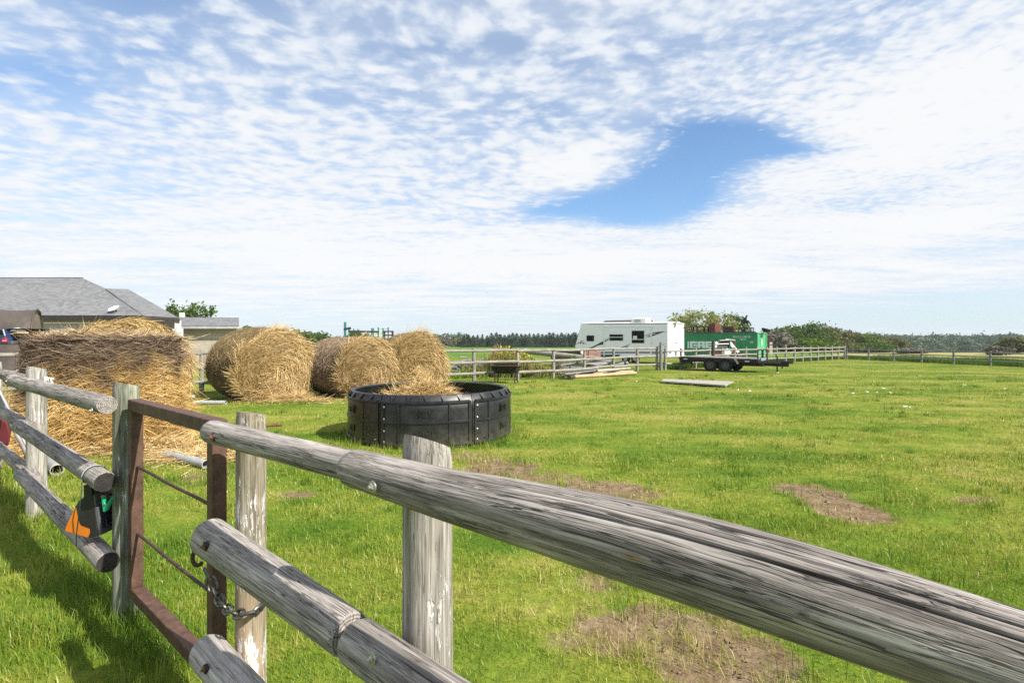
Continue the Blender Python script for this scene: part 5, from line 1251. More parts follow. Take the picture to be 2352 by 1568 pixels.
# pale boards flat on the grass
q = [gnd(1519, 880.5), gnd(1666, 890.5), gnd(1685, 881), gnd(1524, 875)]
def flat(label, a, b_, c, d_, z, th): return tag(MB().prism([v + Vector((0, 0, z)) for v in (a, b_, c, d_)], (0, 0, th)).build('board', M_pale, bevel=.006), label, 'board')
flat('long pale weathered board flat on the lawn, nearer of the pair', q[0], q[1], q[1].lerp(q[2], .47), q[0].lerp(q[3], .47), .045, .055)
flat('long pale weathered board flat on the lawn, farther of the pair', q[0].lerp(q[3], .52), q[1].lerp(q[2], .52), q[2], q[3], .045, .05)
for k, t in enumerate((.05, .5, .95)):
    a = q[0].lerp(q[1], t); b_ = q[3].lerp(q[2], t); tag(MB().bar(a + Vector((0, 0, .022)) , b_ + Vector((0, 0, .022)), .09, .042).build('bearer', M_board), ('left', 'middle', 'right')[k] + ' short bearer under the pair of pale boards on the lawn', 'board')

# ------------------------------------------------------------------ clutter behind the fence
def lg(label, d0_, d1_, Y0, Y1, r, m, seed, nm='log'):
    a, b_ = at(*d0_, Y0), at(*d1_, Y1); tag(log(MB(), a, b_, r, r * .85, n=14, step=.2, seed=seed, rough=.1).build(nm, m), label, 'log')
rnd = random.Random(12)
bp_ = at(1052, 830, 24.5); bs = MB()
for k in range(46):
    a = Vector((bp_.x + rnd.uniform(-.9, 1.0), bp_.y + rnd.uniform(-.5, .5), rnd.uniform(.05, .55)));  t = rnd.uniform(-.5, .5); L = rnd.uniform(.5, 1.4)
    f_ = max(0, 1 - abs(a.x - bp_.x - .1)); a.z = .05 + rnd.random() * (.25 + .65 * f_)
    bs.tube([a, a + Vector((L * .5, L * t * .6, rnd.uniform(-.12, .2))), a + Vector((L, L * t, rnd.uniform(-.35, .1)))], [.05, .04, .025], 6)
tag(bs.build('brushwood_pile', M_fargrey), 'heap of grey dead branches behind the fence, left of the yellow weeds', 'brush pile')
lg('long pale log lying slanted behind the fence near the caravan nose', (1205, 806), (1400, 828), 29.5, 27.5, .16, M_far, 81)
lg('second long pale log under the slanted one behind the fence', (1290, 815), (1405, 834), 29.0, 27.2, .15, M_far, 82)
lg('thick grey log lying low behind the timber pile', (1330, 842), (1440, 834), 26.5, 28.0, .18, M_fargrey, 83)
lg('dark bark covered log with fresh cut end behind the timber pile', (1300, 840), (1365, 846), 27.8, 25.6, .24, M_bark, 84)
lg('short dark stump log behind the fence left of the round cut end', (1268, 838), (1320, 843), 27.2, 26.8, .22, M_bark, 85)
c = at(1345, 815, 31); wb_ = thing('weathered_wooden_box', 'old red and white painted box with dark side at the caravan nose', 'box', c)
def bxp(dx, dy, Y): return at(dx, dy, Y)
MB().prism([bxp(1265, 805, 33.5), bxp(1333, 804.5, 31), bxp(1333, 831, 31), bxp(1265, 824, 33.5)], (.5, 1.4, 0)).build('side', M_bark, wb_)
fr_ = [bxp(1333.5, 804.5, 30.97), bxp(1352, 804.8, 31.2), bxp(1352, 830, 31.2), bxp(1333.5, 831, 30.97)]
MB().prism(fr_, (.06, .10, 0)).build('front', plain('worn_red_paint', (.17, .055, .04), .8, .2, 0, .45, 7), wb_); MB().prism([bxp(1334, 804.5, 30.9), bxp(1343, 804.6, 30.9), bxp(1343, 813, 30.9), bxp(1334, 813, 30.9)], (0, .04, 0)).build('white_patch', M_rvwhite, wb_)
MB().prism([bxp(1352.5, 804, 31.2), bxp(1378, 805, 31.6), bxp(1378, 829, 31.6), bxp(1352.5, 830, 31.2)], (.1, .3, 0)).build('front', plain('worn_pink_paint', (.22, .13, .11), .8, .2, 0, .4, 8), wb_)

# white scraps on the lawn
k = 0
for zx, zy, s_ in ((875, 817, 1.2), (1005, 805, .8), (1087, 810, .5), (1145, 775, .9), (1200, 812, .9), (1348, 940, 1.1), (1838, 744, .8), (2185, 777, .8)):
    dx, dy = zoomed(2250, 900, 2.861, zx, zy); a = gnd(dx, dy); rs = np.random.default_rng(900 + k); k += 1
    w_ = .06 * s_; n = 9
    ring = [(a.x + math.cos(i * 6.28 / n) * w_ * rs.uniform(.6, 1.2), a.y + math.sin(i * 6.28 / n) * w_ * rs.uniform(.6, 1.1), .05 + rs.uniform(0, .02)) for i in range(n)]
    mb = MB().prism(ring, (0, 0, .02)); mb.add(ring + [(a.x, a.y, .09)], [(i, (i + 1) % n, n) for i in range(n)])
    tag(mb.build('litter_scrap', M_white), 'small white scrap lying in the far lawn before the right fence', 'litter', 'white scraps on the lawn')
for zx, zy, s_ in ((750, 808, .6), (1742, 897, .7), (1857, 909, 1.0)):
    dx, dy = zoomed(1680, 900, 3.267, zx, zy); a = gnd(dx, dy); rs = np.random.default_rng(950 + k); k += 1; n = 8
    ring = [(a.x + math.cos(i * 6.28 / n) * .055 * s_ * rs.uniform(.6, 1.2), a.y + math.sin(i * 6.28 / n) * .05 * s_, .05) for i in range(n)]
    tag(MB().prism(ring, (0, 0, .03)).build('litter_scrap', M_white), 'small white scrap on the lawn near the pale boards', 'litter', 'white scraps on the lawn')

# ------------------------------------------------------------------ house, shed, shelter, vehicle, play frame
def f_shingle(g, b):
    p = g.attr('wc', 'Vector'); x, y, z = g.sep(p)
    row = g.math('FLOOR', g.math('MULTIPLY', y, 8.0)); fr_ = g.math('FRACT', g.math('MULTIPLY', y, 8.0))
    col = g.math('FLOOR', g.math('ADD', g.math('MULTIPLY', x, 5.5), g.math('MULTIPLY', row, .37)))
    wn = g.n.new('ShaderNodeTexWhiteNoise'); wn.noise_dimensions = '2D'; g.put(wn.inputs['Vector'], g.comb(col, row, 0.0))
    c = g.mix(wn.outputs['Value'], (.125, .128, .134), (.205, .21, .22)); c = g.mix(g.step(fr_, 0, .22, .7, 0), c, (.04, .04, .043))
    c = g.mix(g.step(g.noise(p, .5, 3), .35, .7, 0, .3), c, (.19, .19, .195))
    g.put(b.inputs['Base Color'], c)
M_shingle = mat('grey_shingles', f_shingle, .95, .1)
M_siding = mat('beige_siding', f_siding(.22, (.46, .41, .345), .72), .8, .2)
M_fascia = plain('dark_fascia', (.035, .028, .026), .6)
M_soffit = plain('pale_fascia', (.42, .42, .42), .6)
def roof_face(mb, P):
    """roof plane; texture runs along the first edge"""
    P = [Vector(p) for p in P]; u = (P[1] - P[0]).normalized(); n = u.cross(P[2] - P[0]).normalized(); v = n.cross(u)
    mb.prism(P, n * -.06); mb.W[-1] = np.array([((q - P[0]).dot(u), (q - P[0]).dot(v), 0) for q in P] * 2); return mb
HY = 26.0
def hz(zx, zy): return zoomed(0, 800, 3.336, zx, zy)
hs = thing('house', 'long beige house with grey shingle hip roof at far left behind the hay', 'house', (-26, 30, 0))
eL, eR = at(-900, 718.5, HY), at(*hz(1422, 486), HY); eL.z = eR.z
pk = at(*hz(830, 115), 31.0); rl = at(-500, 633.5, 31.0); rl.z = pk.z - .02
hip2 = at(*hz(1055, 217), 32.4)
wl_, wr = at(*hz(1055, 219), 32.0), at(*hz(1281, 223), 32.0); we = at(*hz(1786, 510), 27.2); we0 = at(*hz(1422, 487), HY + .02)
mb = MB(); roof_face(mb, [eL, eR, pk, rl]); roof_face(mb, [eR + Vector((.02, .05, 0)), eR + Vector((-4.2, 6, 0)), hip2, pk])
back = Vector((0, 9, -2.4)); roof_face(mb, [pk, rl, rl + back, pk + back + Vector((-7.6, 0, 0))])
mb.build('roof', M_shingle, hs)
mb = MB(); roof_face(mb, [we0 + Vector((0, .1, .0)), we, wr, wl_]); roof_face(mb, [we + Vector((0, 0, 0)), we + Vector((-5.4, 8, 0)), wr + Vector((-2.2, 3, 0)), wr]); mb.build('wing_roof', M_shingle, hs)
mb = MB(); mb.bar(eL + Vector((0, -.03, -.13)), eR + Vector((0, -.03, -.13)), .06, .2); mb.bar(we0 + Vector((0, -.02, -.13)), we + Vector((0, -.02, -.13)), .06, .2); mb.bar(we + Vector((.03, 0, -.13)), we + Vector((-5.4, 8, -.13)), .06, .2); mb.build('fascia', M_fascia, hs)
ztop = eR.z - .12
MB().box(((eL.x + eR.x - .6) / 2, HY + .22 + .1, ztop / 2), (eR.x - .6 - eL.x, .2, ztop)).build('wall', M_siding, hs)
MB().prism([(eR.x - .6, HY + .9, 0), (we.x - .5, 27.6, 0), (we.x - .5, 27.6, ztop - .05), (eR.x - .6, HY + .9, ztop - .05)], (-5.2, 7.5, 0)).build('wall', M_siding, hs)
MB().prism([at(*hz(1560, 520), 26.3), at(*hz(1690, 520), 26.5), at(*hz(1690, 620), 26.5), at(*hz(1560, 620), 26.3)], (.1, .3, 0)).build('porch', M_fascia, hs)
MB().prism([at(*hz(1722, 530), 27.0), at(*hz(1784, 540), 27.3), at(*hz(1784, 700), 27.3), at(*hz(1722, 700), 27.0)], (.1, .1, 0)).build('corner_board', M_soffit, hs)
MB().box(at(*hz(660, 532), HY + .35), (.16, .2, .16)).build('wall_lamp', M_rvwhite, hs, bevel=.03)
# satellite dish on the eave
dc = at(*hz(1142, 420), HY + .3); ds = thing('satellite_dish', 'white oval satellite dish on the house roof edge', 'satellite dish', dc)
MB().lathe([(0, .03), (.14, .02), (.24, -.03), (.26, -.04), (.24, -.028), (.2, .0), (0, .015)], dc, (.15, .55, -.8), 24).build('dish', M_rvwhite, ds, smooth=True)
MB().tube([dc + Vector((.02, .1, -.05)), dc + Vector((.05, .1, -.38))], .025, 8).build('mast', M_iron, ds); MB().tube([dc + Vector((.08, .05, -.3)), dc + Vector((.25, -.3, -.12))], .015, 6).build('arm', M_pvc, ds); MB().prism([dc + Vector((-.3, 0, -.5)), dc + Vector((.3, 0, -.5)), dc + Vector((.3, 0, -.42)), dc + Vector((0, 0, -.36)), dc + Vector((-.3, 0, -.42))], (0, .2, 0)).build('base', M_iron, ds)
# shed
sh = thing('garden_shed', 'low beige shed with grey shingle roof behind the two left bales', 'shed', (-23, 38, 0))
SHY = 36.0; el, er = at(408, 748, SHY), at(548.5, 748, SHY); rl_, rr2 = at(404, 729.6, SHY + 2.2), at(548.5, 731.2, SHY + 2.2); el.z = er.z
mb = MB(); roof_face(mb, [el, er, rr2, rl_]); roof_face(mb, [rr2, rl_, rl_ + Vector((0, 2.2, -.6)), rr2 + Vector((-1.3, 2.2, -.6))]); mb.build('roof', M_shingle, sh)
MB().bar(el + Vector((0, -.04, -.12)), er + Vector((0, -.04, -.12)), .08, .16).build('fascia', M_soffit, sh)
MB().prism([(el.x + .1, SHY + .45, 0), (er.x - .22, SHY + .45, 0), (er.x - .22, SHY + .45, el.z - .15), (el.x + .1, SHY + .45, el.z - .15)], (-2.0, 3.6, 0)).build('wall', M_siding, sh)
MB().bar((er.x - .1, SHY + .40, 0), (er.x - .1, SHY + .40, el.z - .15), .24, .1).build('corner_board', M_soffit, sh)
cp = at(*hz(1822, 480), 42); pz = tag(MB().box((cp.x, cp.y, cp.z / 2), (.3, .3, cp.z + .3)).build('chimney_stack', M_rvwhite, bevel=.03), 'square white stack top peeking over the shed roof', 'chimney')
# tarpaulin shelter
def f_tarp(g, b):
    p = g.pos(); n = g.noise(p, 1.2, 4, .6); g.put(b.inputs['Base Color'], g.mix(g.step(n, .3, .7), (.058, .046, .041), (.088, .071, .063))); g.put(b.inputs['Normal'], g.bump(g.noise(p, 2.2, 2), .5, .1))
M_tarp = mat('brown_tarp', f_tarp, .6, .3)
tp_ = thing('tarp_shelter', 'brown tarpaulin tunnel shelter at the left edge before the house', 'shelter', (-20.5, 20.6, 0))
def arch(c, dirw, hw, h, n=16): return [Vector((c.x, c.y, 0)) + dirw * (hw * math.copysign(1, k - n / 2) * (abs(1 - 2 * k / n)) ** .62 if k != n / 2 else 0) + Vector((0, 0, h * (1 - abs(1 - 2 * k / n) ** 1.75))) for k in range(n + 1)]
ce = at(86, 784, 20.6); ad = Vector((-.96, -.16, 0)).normalized(); wd_ = Vector((-.55, .83, 0)).normalized()
hA = at(86, 711, 20.6).z; mb = MB(); rows = [arch(ce + ad * L_, wd_, 1.7, hA * (1 if k % 2 == 0 else .985)) for k, L_ in enumerate((0, .8, 1.6, 2.4, 3.2, 4.0, 6))]
V = [v for r_ in rows for v in r_]; m_ = len(rows[0]); mb.add(V, np.array([(i * m_ + k, i * m_ + k + 1, (i + 1) * m_ + k + 1, (i + 1) * m_ + k) for i in range(len(rows) - 1) for k in range(m_ - 1)])); o = mb.build('cover', M_tarp, tp_, smooth=True); sl = o.modifiers.new('thick', 'SOLIDIFY'); sl.thickness = .03
r_ = arch(ce - ad * -.05, wd_, 1.66, hA * .985); MB().prism(r_, ad * .02).build('end_flap', plain('khaki_tarp', (.19, .155, .12), .7, .2, 0, .15, 2), tp_)
for r_ in (rows[0], rows[2]): MB().tube([v + Vector((0, -.0, .01)) for v in r_], .03, 6).build('rib', M_tarp, tp_)
# blue vehicle with raised tailgate, boards sticking out
def vz(zx, zy): return zoomed(0, 880, 7.125, zx, zy)
VY = 15.8; vc = at(-40, 800, VY)
vh = thing('parked_car', 'dark blue car tail with raised tailgate and red lamp at the left edge', 'car', (vc.x, vc.y + .8, 0))
M_blue = plain('dark_blue_paint', (.018, .035, .105), .25, .5, 0, .1, 3)
def vprism(pts, Y, dep_, m, nm, bev=.02, par=None): return MB().prism([at(*vz(*q), Y) for q in pts], (0, dep_, 0)).build(nm, m, par or vh, bevel=bev)
vprism([(-420, 800), (-380, 760), (60, 765), (95, 880), (130, 950), (135, 1090), (-420, 1090)], VY, 1.6, M_blue, 'body', .04)
vprism([(-300, 780), (30, 782), (60, 880), (-300, 885)], VY - .012, .01, M_glass, 'side_window', 0)
vprism([(62, 765), (95, 880), (102, 905), (92, 905), (52, 770)], VY - .02, .03, M_hub, 'pillar_trim', 0)
vprism([(30, 955), (95, 940), (128, 960), (134, 1030), (110, 1060), (30, 1050)], VY - .03, .05, M_lamp, 'tail_lamp', .01); vprism([(45, 1000), (128, 1000), (128, 1018), (45, 1018)], VY - .036, .01, M_hub, 'lamp_strip', 0)
vprism([(70, 765), (200, 747), (420, 742), (425, 752), (200, 762), (80, 780)], VY + .1, 1.4, M_iron, 'tailgate', .01)
vprism([(85, 785), (240, 770), (330, 880), (160, 935), (100, 900)], VY + .3, 1.0, M_black, 'cargo_bay', .02)
vprism([(135, 1020), (250, 1010), (260, 1092), (135, 1092)], VY + .05, 1.45, M_dkgrey, 'bumper', .03)
for x in (-300,):
    c = at(*vz(x, 1080), VY); c.z = .36; c.y += .12; tyre_(c, (0, -1, 0), .36, .22).build('wheel', M_tyre, vh, smooth=True)
c = at(*vz(60, 1080), VY); c = Vector((c.x - .55, c.y + .12, .36)); tyre_(c, (0, -1, 0), .36, .22).build('wheel', M_tyre, vh, smooth=True)
a, b_ = at(*vz(120, 915), VY + .5), at(*vz(490, 835), VY + .2); tag(MB().bar(a, b_, .30, .045).build('plank', M_peeled), 'yellow plank sticking out of the blue car tail', 'plank')
a, b_ = at(*vz(345, 900), VY + .5), at(*vz(470, 1145), VY + .1); tag(MB().bar(a, b_, .05, .20).build('plank', M_bark), 'dark board leaning from the car tail to the ground', 'plank')
p = at(*vz(385, 800), VY + .35); tag(MB().lathe([(0, .10), (.12, .08), (.19, .02), (.20, -.02), (0, -.03)], p, (0, 0, 1), 18).build('white_bowl', M_rvwhite, smooth=True), 'white upturned bowl lying on the yellow plank at the car tail', 'bowl')

# play frame
M_teal = plain('teal_steel', (.028, .16, .15), .5, .4, 0, .2, 5); M_pbrown = plain('dark_brown_timber', (.06, .035, .028), .8, .2, 0, .3, 5); M_pdark = plain('dark_beam', (.035, .035, .045), .7, .2)
def pz(zx, zy, Y=45): return at(*zoomed(1000, 940, 7.84, zx, zy), Y)
pl = thing('play_frame', 'teal and brown climbing frame rising behind the bales', 'play frame', (pz(700, 500).x, 45, 0))
for zx, zy, Y in ((264, 205, 45), (289, 200, 46), (367, 325, 45), (905, 345, 45), (941, 345, 46), (1058, 325, 45), (1168, 345, 46), (1290, 325, 47)):
    p = pz(zx, zy, Y); MB().bar((p.x, p.y, 0), p, .10, .10, up=(0, 1, 0)).build('post', M_teal, pl); 
MB().bar(pz(352, 420), pz(1072, 433), .12, .16).build('beam', M_pdark, pl); MB().bar(pz(262, 370), pz(412, 345), .14, .20).build('beam', M_pdark, pl)
MB().bar(pz(1058, 362, 45.5), pz(1290, 365, 46.5), .03, .03).build('rail', M_teal, pl); MB().bar(pz(960, 472, 46), pz(1180, 478, 46), .04, .16).build('panel', plain('yellow_plastic', (.66, .55, .18), .5), pl)
def ladder(x0, x1, y0, rungs, Y):
    l_ = MB()
    for x in (x0 + 12, x1 - 12): q = pz(x, y0, Y); l_.bar((q.x, q.y, 0), q, .16, .10, up=(0, 1, 0))
    for y in rungs: l_.bar(pz(x0 + 10, y, Y - .05), pz(x1 - 10, y, Y - .05), .08, .11)
    l_.build('ladder', M_pbrown, pl)
ladder(1190, 1405, 408, (422, 512, 600), 44); ladder(2008, 2212, 424, (436, 522), 44)
MB().tube([pz(262, 300), pz(205, 480)], .012, 6).build('rope', M_pvc, pl)
for zx in (595, 690, 765, 840): MB().tube([pz(zx, 430), pz(zx + 3, 640)], .012, 5).build('swing_rope', M_pdark, pl)

# ------------------------------------------------------------------ trees and weeds
M_spruce = leafy('spruce_needles', [(.026, .048, .030), (.055, .090, .054), (.105, .145, .090)], .15, .12)
M_leafA = leafy('green_leaves', [(.035, .066, .014), (.085, .140, .028), (.155, .215, .050)], .3, .18)
M_leafB = leafy('olive_leaves', [(.055, .066, .024), (.125, .140, .052), (.21, .21, .09)], .3, .2, (.18, .165, .075))
M_leafC = leafy('lime_leaves', [(.045, .085, .010), (.11, .19, .018), (.19, .28, .035)], .35, .3)
M_leafG = leafy('dusty_leaves', [(.085, .080, .062), (.17, .16, .125), (.25, .24, .19)], .2, .25)
M_leafY = leafy('pale_yellow_leaves', [(.11, .135, .035), (.25, .275, .085), (.43, .41, .19)], .35, .5, (.34, .25, .11))
M_far_wood = leafy('distant_leaves', [(.052, .085, .056), (.10, .150, .088), (.16, .21, .115)], .2, .05)
M_trunk = wood('trunk_bark', (.03, .026, .022), (.09, .08, .07), (.17, .155, .135), bump=.8)
lr = np.random.default_rng(21)
def leaves(mb, P, size, A, droop=0.0):
    n = len(P); a = nrm(lr.normal(0, 1, (n, 3)) * np.array([1, 1, .7])); b_ = nrm(np.cross(a, nrm(lr.normal(0, 1, (n, 3)))))
    a = a * size[:, None]; b_ = b_ * size[:, None] * .6
    V = np.stack([P - a * .5, P + b_ * .5, P + a * .5, P - b_ * .5], 1)
    mb.add(V.reshape(-1, 3), np.arange(n)[:, None] * 4 + np.array([[0, 1, 2, 3]]), None, np.repeat(A, 4))
def crown_pts(w_, h, z0, nclump, per, seed, shell=.55, spread=.16):
    r = np.random.default_rng(seed); d_ = r.normal(0, 1, (nclump, 3)); d_ /= np.linalg.norm(d_, axis=1)[:, None]
    q = r.uniform(shell, 1.0, nclump) ** .7
    wob = 1 + .45 * (fbm(d_ * 1.6 + seed, 2) - .5) * 2
    C = d_ * (q * wob)[:, None] * np.array([w_ / 2, w_ / 2, h / 2]); C[:, 2] += z0 + h / 2
    C = C[C[:, 2] > z0 * .3]
    P = np.repeat(C, per, 0) + r.normal(0, 1, (len(C) * per, 3)) * np.array([w_, w_, h * .8]) * spread * r.uniform(.4, 1.1, (len(C) * per, 1)) * .62
    A = np.repeat(r.random(len(C)), per) * .6 + r.random(len(P)) * .4
    return P, A, C
PROTO = {}
def make_tree(kind, w_, h, trunk, m, seed, label, cat, loc, group, leaf=.3, nclump=60, per=26, low=.12, dead=False):
    t = thing(kind, label, cat, loc, group); z = Vector(loc)
    P, A, C = crown_pts(w_, h * (1 - low), h * low, nclump, per, seed)
    mb = MB(); leaves(mb, P + np.array(loc), leaf * lr.uniform(.5, 1.2, len(P)), A); mb.build('crown', m, t)
    mb = MB(); mb.tube([z + Vector((0, 0, -.3)), z + Vector((.05 * w_ * .2, 0, h * .3)), z + Vector((-.03 * w_, .02 * w_, h * .75))], [trunk, trunk * .75, trunk * .2], 8, cap=False)
    for k in range(0, len(C), max(1, len(C) // 14)):
        b_ = z + Vector((0, 0, h * (.15 + .04 * (k % 7)))); mb.tube([b_, b_.lerp(z + Vector(C[k]), .55) + Vector((0, 0, -.04 * h)), z + Vector(C[k])], [trunk * .4, trunk * .25, trunk * .08], 5, cap=False)
    mb.build('trunk', M_trunk, t); return t
def copy_tree(src, loc, label, s=(1, 1, 1), rz_=0.0, group=None):
    c = src.copy(); COL.objects.link(c); c.location = loc; c.scale = s; c.rotation_euler = (0, 0, rz_); c['label'] = label
    if group: c['group'] = group
    for k in src.children: q = k.copy(); COL.objects.link(q); q.parent = c
    return c
def make_spruce(w_, h, seed, loc, label, group):
    t = thing('spruce_tree', label, 'spruce', loc, group); r = np.random.default_rng(seed); mb = MB(); Ps = []
    for k in range(26):
        f_ = (k + r.uniform(-.3, .3)) / 26; z = h * (.04 + .95 * f_); R_ = w_ / 2 * (1 - f_) ** .85 * r.uniform(.8, 1.12) + .05
        nb = int(9 - 5 * f_); off = r.uniform(0, 6)
        for b_ in range(nb):
            a = off + b_ * 6.28 / nb + r.uniform(-.2, .2); n = int(10 + 26 * (1 - f_)); q = r.random(n) ** .6
            Ps.append(np.c_[np.cos(a) * q * R_ + r.normal(0, .05 + .05 * R_, n), np.sin(a) * q * R_ + r.normal(0, .05 + .05 * R_, n), z - q * R_ * .28 + r.normal(0, .06, n)])
    P = np.concatenate(Ps); leaves(mb, P + np.array(loc), lr.uniform(.12, .30, len(P)), lr.random(len(P))); mb.build('crown', M_spruce, t)
    z = Vector(loc); MB().tube([z + Vector((0, 0, -.2)), z + Vector((0, 0, h * .95))], [.10, .02], 6, cap=False).build('trunk', M_trunk, t); return t
# spruce row: (d x, d y of the tip)
G = 'spruces in a row beyond the field'
SP = [(1066, 770), (1076, 767), (1087, 769), (1097, 768), (1108, 766), (1119, 769), (1129, 763), (1140, 762), (1149, 766), (1159, 768), (1169, 766), (1178, 763), (1187, 764), (1197, 765), (1207, 766), (1216, 764), (1226, 765), (1236, 764), (1246, 766), (1254, 767), (1262, 762), (1271, 762.5), (1281, 766), (1290, 763), (1298, 766), (1306, 764), (1313, 765), (1318, 762), (1323, 762), (1330, 764)]
rs = random.Random(3); base = []
def side_of(i, n, dx): return ['first', 'second', 'third', 'fourth', 'fifth', 'sixth', 'seventh', 'eighth', 'ninth', 'tenth', 'eleventh', 'twelfth', 'thirteenth', 'fourteenth', 'fifteenth', 'sixteenth', 'seventeenth', 'eighteenth', 'nineteenth', 'twentieth', 'twenty-first', 'twenty-second', 'twenty-third', 'twenty-fourth', 'twenty-fifth', 'twenty-sixth', 'twenty-seventh', 'twenty-eighth', 'twenty-ninth', 'thirtieth'][i]
SPY = 140.0
for i, (dx, dy) in enumerate(SP):
    Y = SPY + rs.uniform(-3, 3); p = at(dx, dy, Y); h = p.z + .02; loc = (p.x, Y, -.02)
    lab = 'dark spruce in the row beyond the field, %s from the left' % side_of(i, 0, dx)
    if i < 4: base.append(make_spruce(3.4 + .3 * i, 5.0, 40 + i, loc, lab, G)); base[-1].scale = (1, 1, h / 5.0)
    else: copy_tree(base[i % 4], loc, lab, (rs.uniform(.75, 1.4),) * 2 + (h / 5.0,), rs.uniform(0, 6))
# bushes and broadleaf trees; (kind, d x centre, d y top, d width, Y, material, label, group)
G2 = 'trees behind the container and fence corner'
TL = [('green_tree', 1595, 716, 86, 74, M_leafY, 'tall pale yellow green tree behind the left end of the container', 'trees behind the container'),
      ('green_tree', 1655, 722, 70, 76, M_leafY, 'pale yellowish tree behind the red crate on the container', 'trees behind the container'),
      ('green_tree', 1690, 732, 60, 78, M_leafA, 'small green tree behind the engine stand on the container', 'trees behind the container'),
      ('green_tree', 1565, 732, 44, 80, M_leafY, 'low yellow green tree just above the caravan rear corner', 'trees behind the container'),
      ('green_tree', 1775, 762, 70, 78, M_leafG, 'dusty grey shrub tree directly right of the green container', G2),
      ('green_tree', 1812, 752, 86, 84, M_leafA, 'broad dark green tree second right of the container', G2),
      ('green_tree', 1855, 747, 84, 86, M_leafA, 'tallest green tree of the clump by the far fence corner', G2),
      ('green_tree', 1795, 772, 60, 72, M_leafG, 'grey dusty bush low before the dark green trees', G2),
      ('green_tree', 1880, 748, 70, 88, M_leafB, 'olive brown tree right of the tallest green tree', G2),
      ('green_tree', 1912, 757, 66, 90, M_leafB, 'olive tree in the middle of the clump above the fence corner', G2),
      ('green_tree', 1942, 763, 70, 92, M_leafB, 'dull brownish tree left of the round green tree', G2),
      ('green_tree', 1976, 764, 74, 92, M_leafA, 'round green tree near the right end of the clump', G2),
      ('green_tree', 2012, 777, 54, 93, M_leafB, 'low olive tree left of the last bush in the clump', G2),
      ('green_tree', 2044, 777, 62, 93, M_leafB, 'last olive brown tree at the right end of the clump', G2),
      ('green_bush', 1852, 778, 62, 74, M_leafC, 'bright lime green bush low in front of the clump', G2),
      ('green_bush', 1888, 784, 60, 76, M_leafA, 'green bush low in front of the olive trees', G2),
      ('green_bush', 1822, 782, 60, 72, M_leafA, 'dark green bush left of the lime bush', G2),
      ('green_bush', 1930, 785, 70, 78, M_leafB, 'olive bush low behind the fence corner', G2),
      ('green_bush', 2000, 790, 80, 84, M_leafA, 'wide low green bush right of the fence corner', G2),
      ('green_bush', 2340, 777, 72, 66, M_leafB, 'tall brownish green bush at the right edge behind the fence', None),
      ('green_bush', 2290, 797, 44, 60, M_leafG, 'low dusty bush left of the tall bush at the right edge', None),
      ('green_bush', 2090, 800, 50, 70, M_leafG, 'low grey green bush behind the second right fence panel', None),
      ('green_tree', 395, 700, 44, 52, M_leafA, 'left green treetop above the house eave and shed', 'trees behind the shed'),
      ('green_tree', 440, 697, 62, 54, M_leafA, 'middle and tallest green treetop above the shed', 'trees behind the shed'),
      ('green_tree', 478, 710, 36, 54, M_leafA, 'right low green treetop above the shed', 'trees behind the shed'),
      ('green_tree', 563, 752, 34, 90, M_leafA, 'small treetop right of the shed above the largest bale', 'distant trees behind the bales'),
      ('green_tree', 704, 764, 44, 96, M_leafA, 'green treetop between the two left lying bales', 'distant trees behind the bales'),
      ('green_tree', 730, 766, 40, 98, M_leafA, 'green treetop above the dull bale left flank', 'distant trees behind the bales'),
      ('green_tree', 680, 760, 26, 98, M_leafB, 'thin treetop touching the largest bale right shoulder', 'distant trees behind the bales'),
      ('green_tree', 816, 762, 34, 100, M_leafA, 'round tree left under the play frame beam', 'distant trees behind the bales'),
      ('green_tree', 842, 768, 34, 100, M_leafA, 'round tree right under the play frame beam', 'distant trees behind the bales'),
      ('green_tree', 866, 775, 34, 104, M_leafA, 'low tree left of the play frame ladder', 'distant trees behind the bales')]
for i, (kd, dx, dy, wd_, Y, m, lab, grp) in enumerate(TL):
    p = at(dx, dy, Y); z0 = float(gz(p.x, p.y)); h = p.z - z0; w_ = wd_ * Y / F0 * 1.12
    make_tree(kd, w_, h * 1.03, .05 + h * .02, m, 60 + i, lab, 'bush' if 'bush' in kd else 'tree', (p.x, p.y, z0), grp, leaf=.26 + Y * .0022, nclump=int(46 + w_ * 5), per=34, low=.06 if 'bush' in kd else .10)
mb = MB(); r = np.random.default_rng(55); Ps = []
for k in range(90):
    dx = r.uniform(1058, 1345); Y = r.uniform(148, 160); x = (dx - 1176) / F0 * Y
    P, A, C = crown_pts(r.uniform(2.5, 4.5), r.uniform(1.8, 3.3), -.1, 18, 16, 5000 + k, .5, .2); Ps.append(P + np.array((x, Y, 0)))
P = np.concatenate(Ps); leaves(mb, P, lr.uniform(.3, .7, len(P)), lr.random(len(P))); tag(mb.build('distant_woods', M_leafB), kind='stuff')
# grey green shrubs left of the spruces
for i, dx in enumerate(range(985, 1066, 13)):
    Y = 150 + (i % 3) * 4; p = at(dx, 775.5 + (i * 37 % 5) * .5, Y); make_tree('hedge_tree', 3.0, p.z + .3, .1, M_leafG if i % 2 else M_leafB, 130 + i, 'grey green shrubby tree left of the spruce row, %s from the left' % side_of(i, 0, 0), 'tree', (p.x, Y, -.2), 'shrubby trees left of the spruces', leaf=.5, nclump=40, per=26, low=.03)
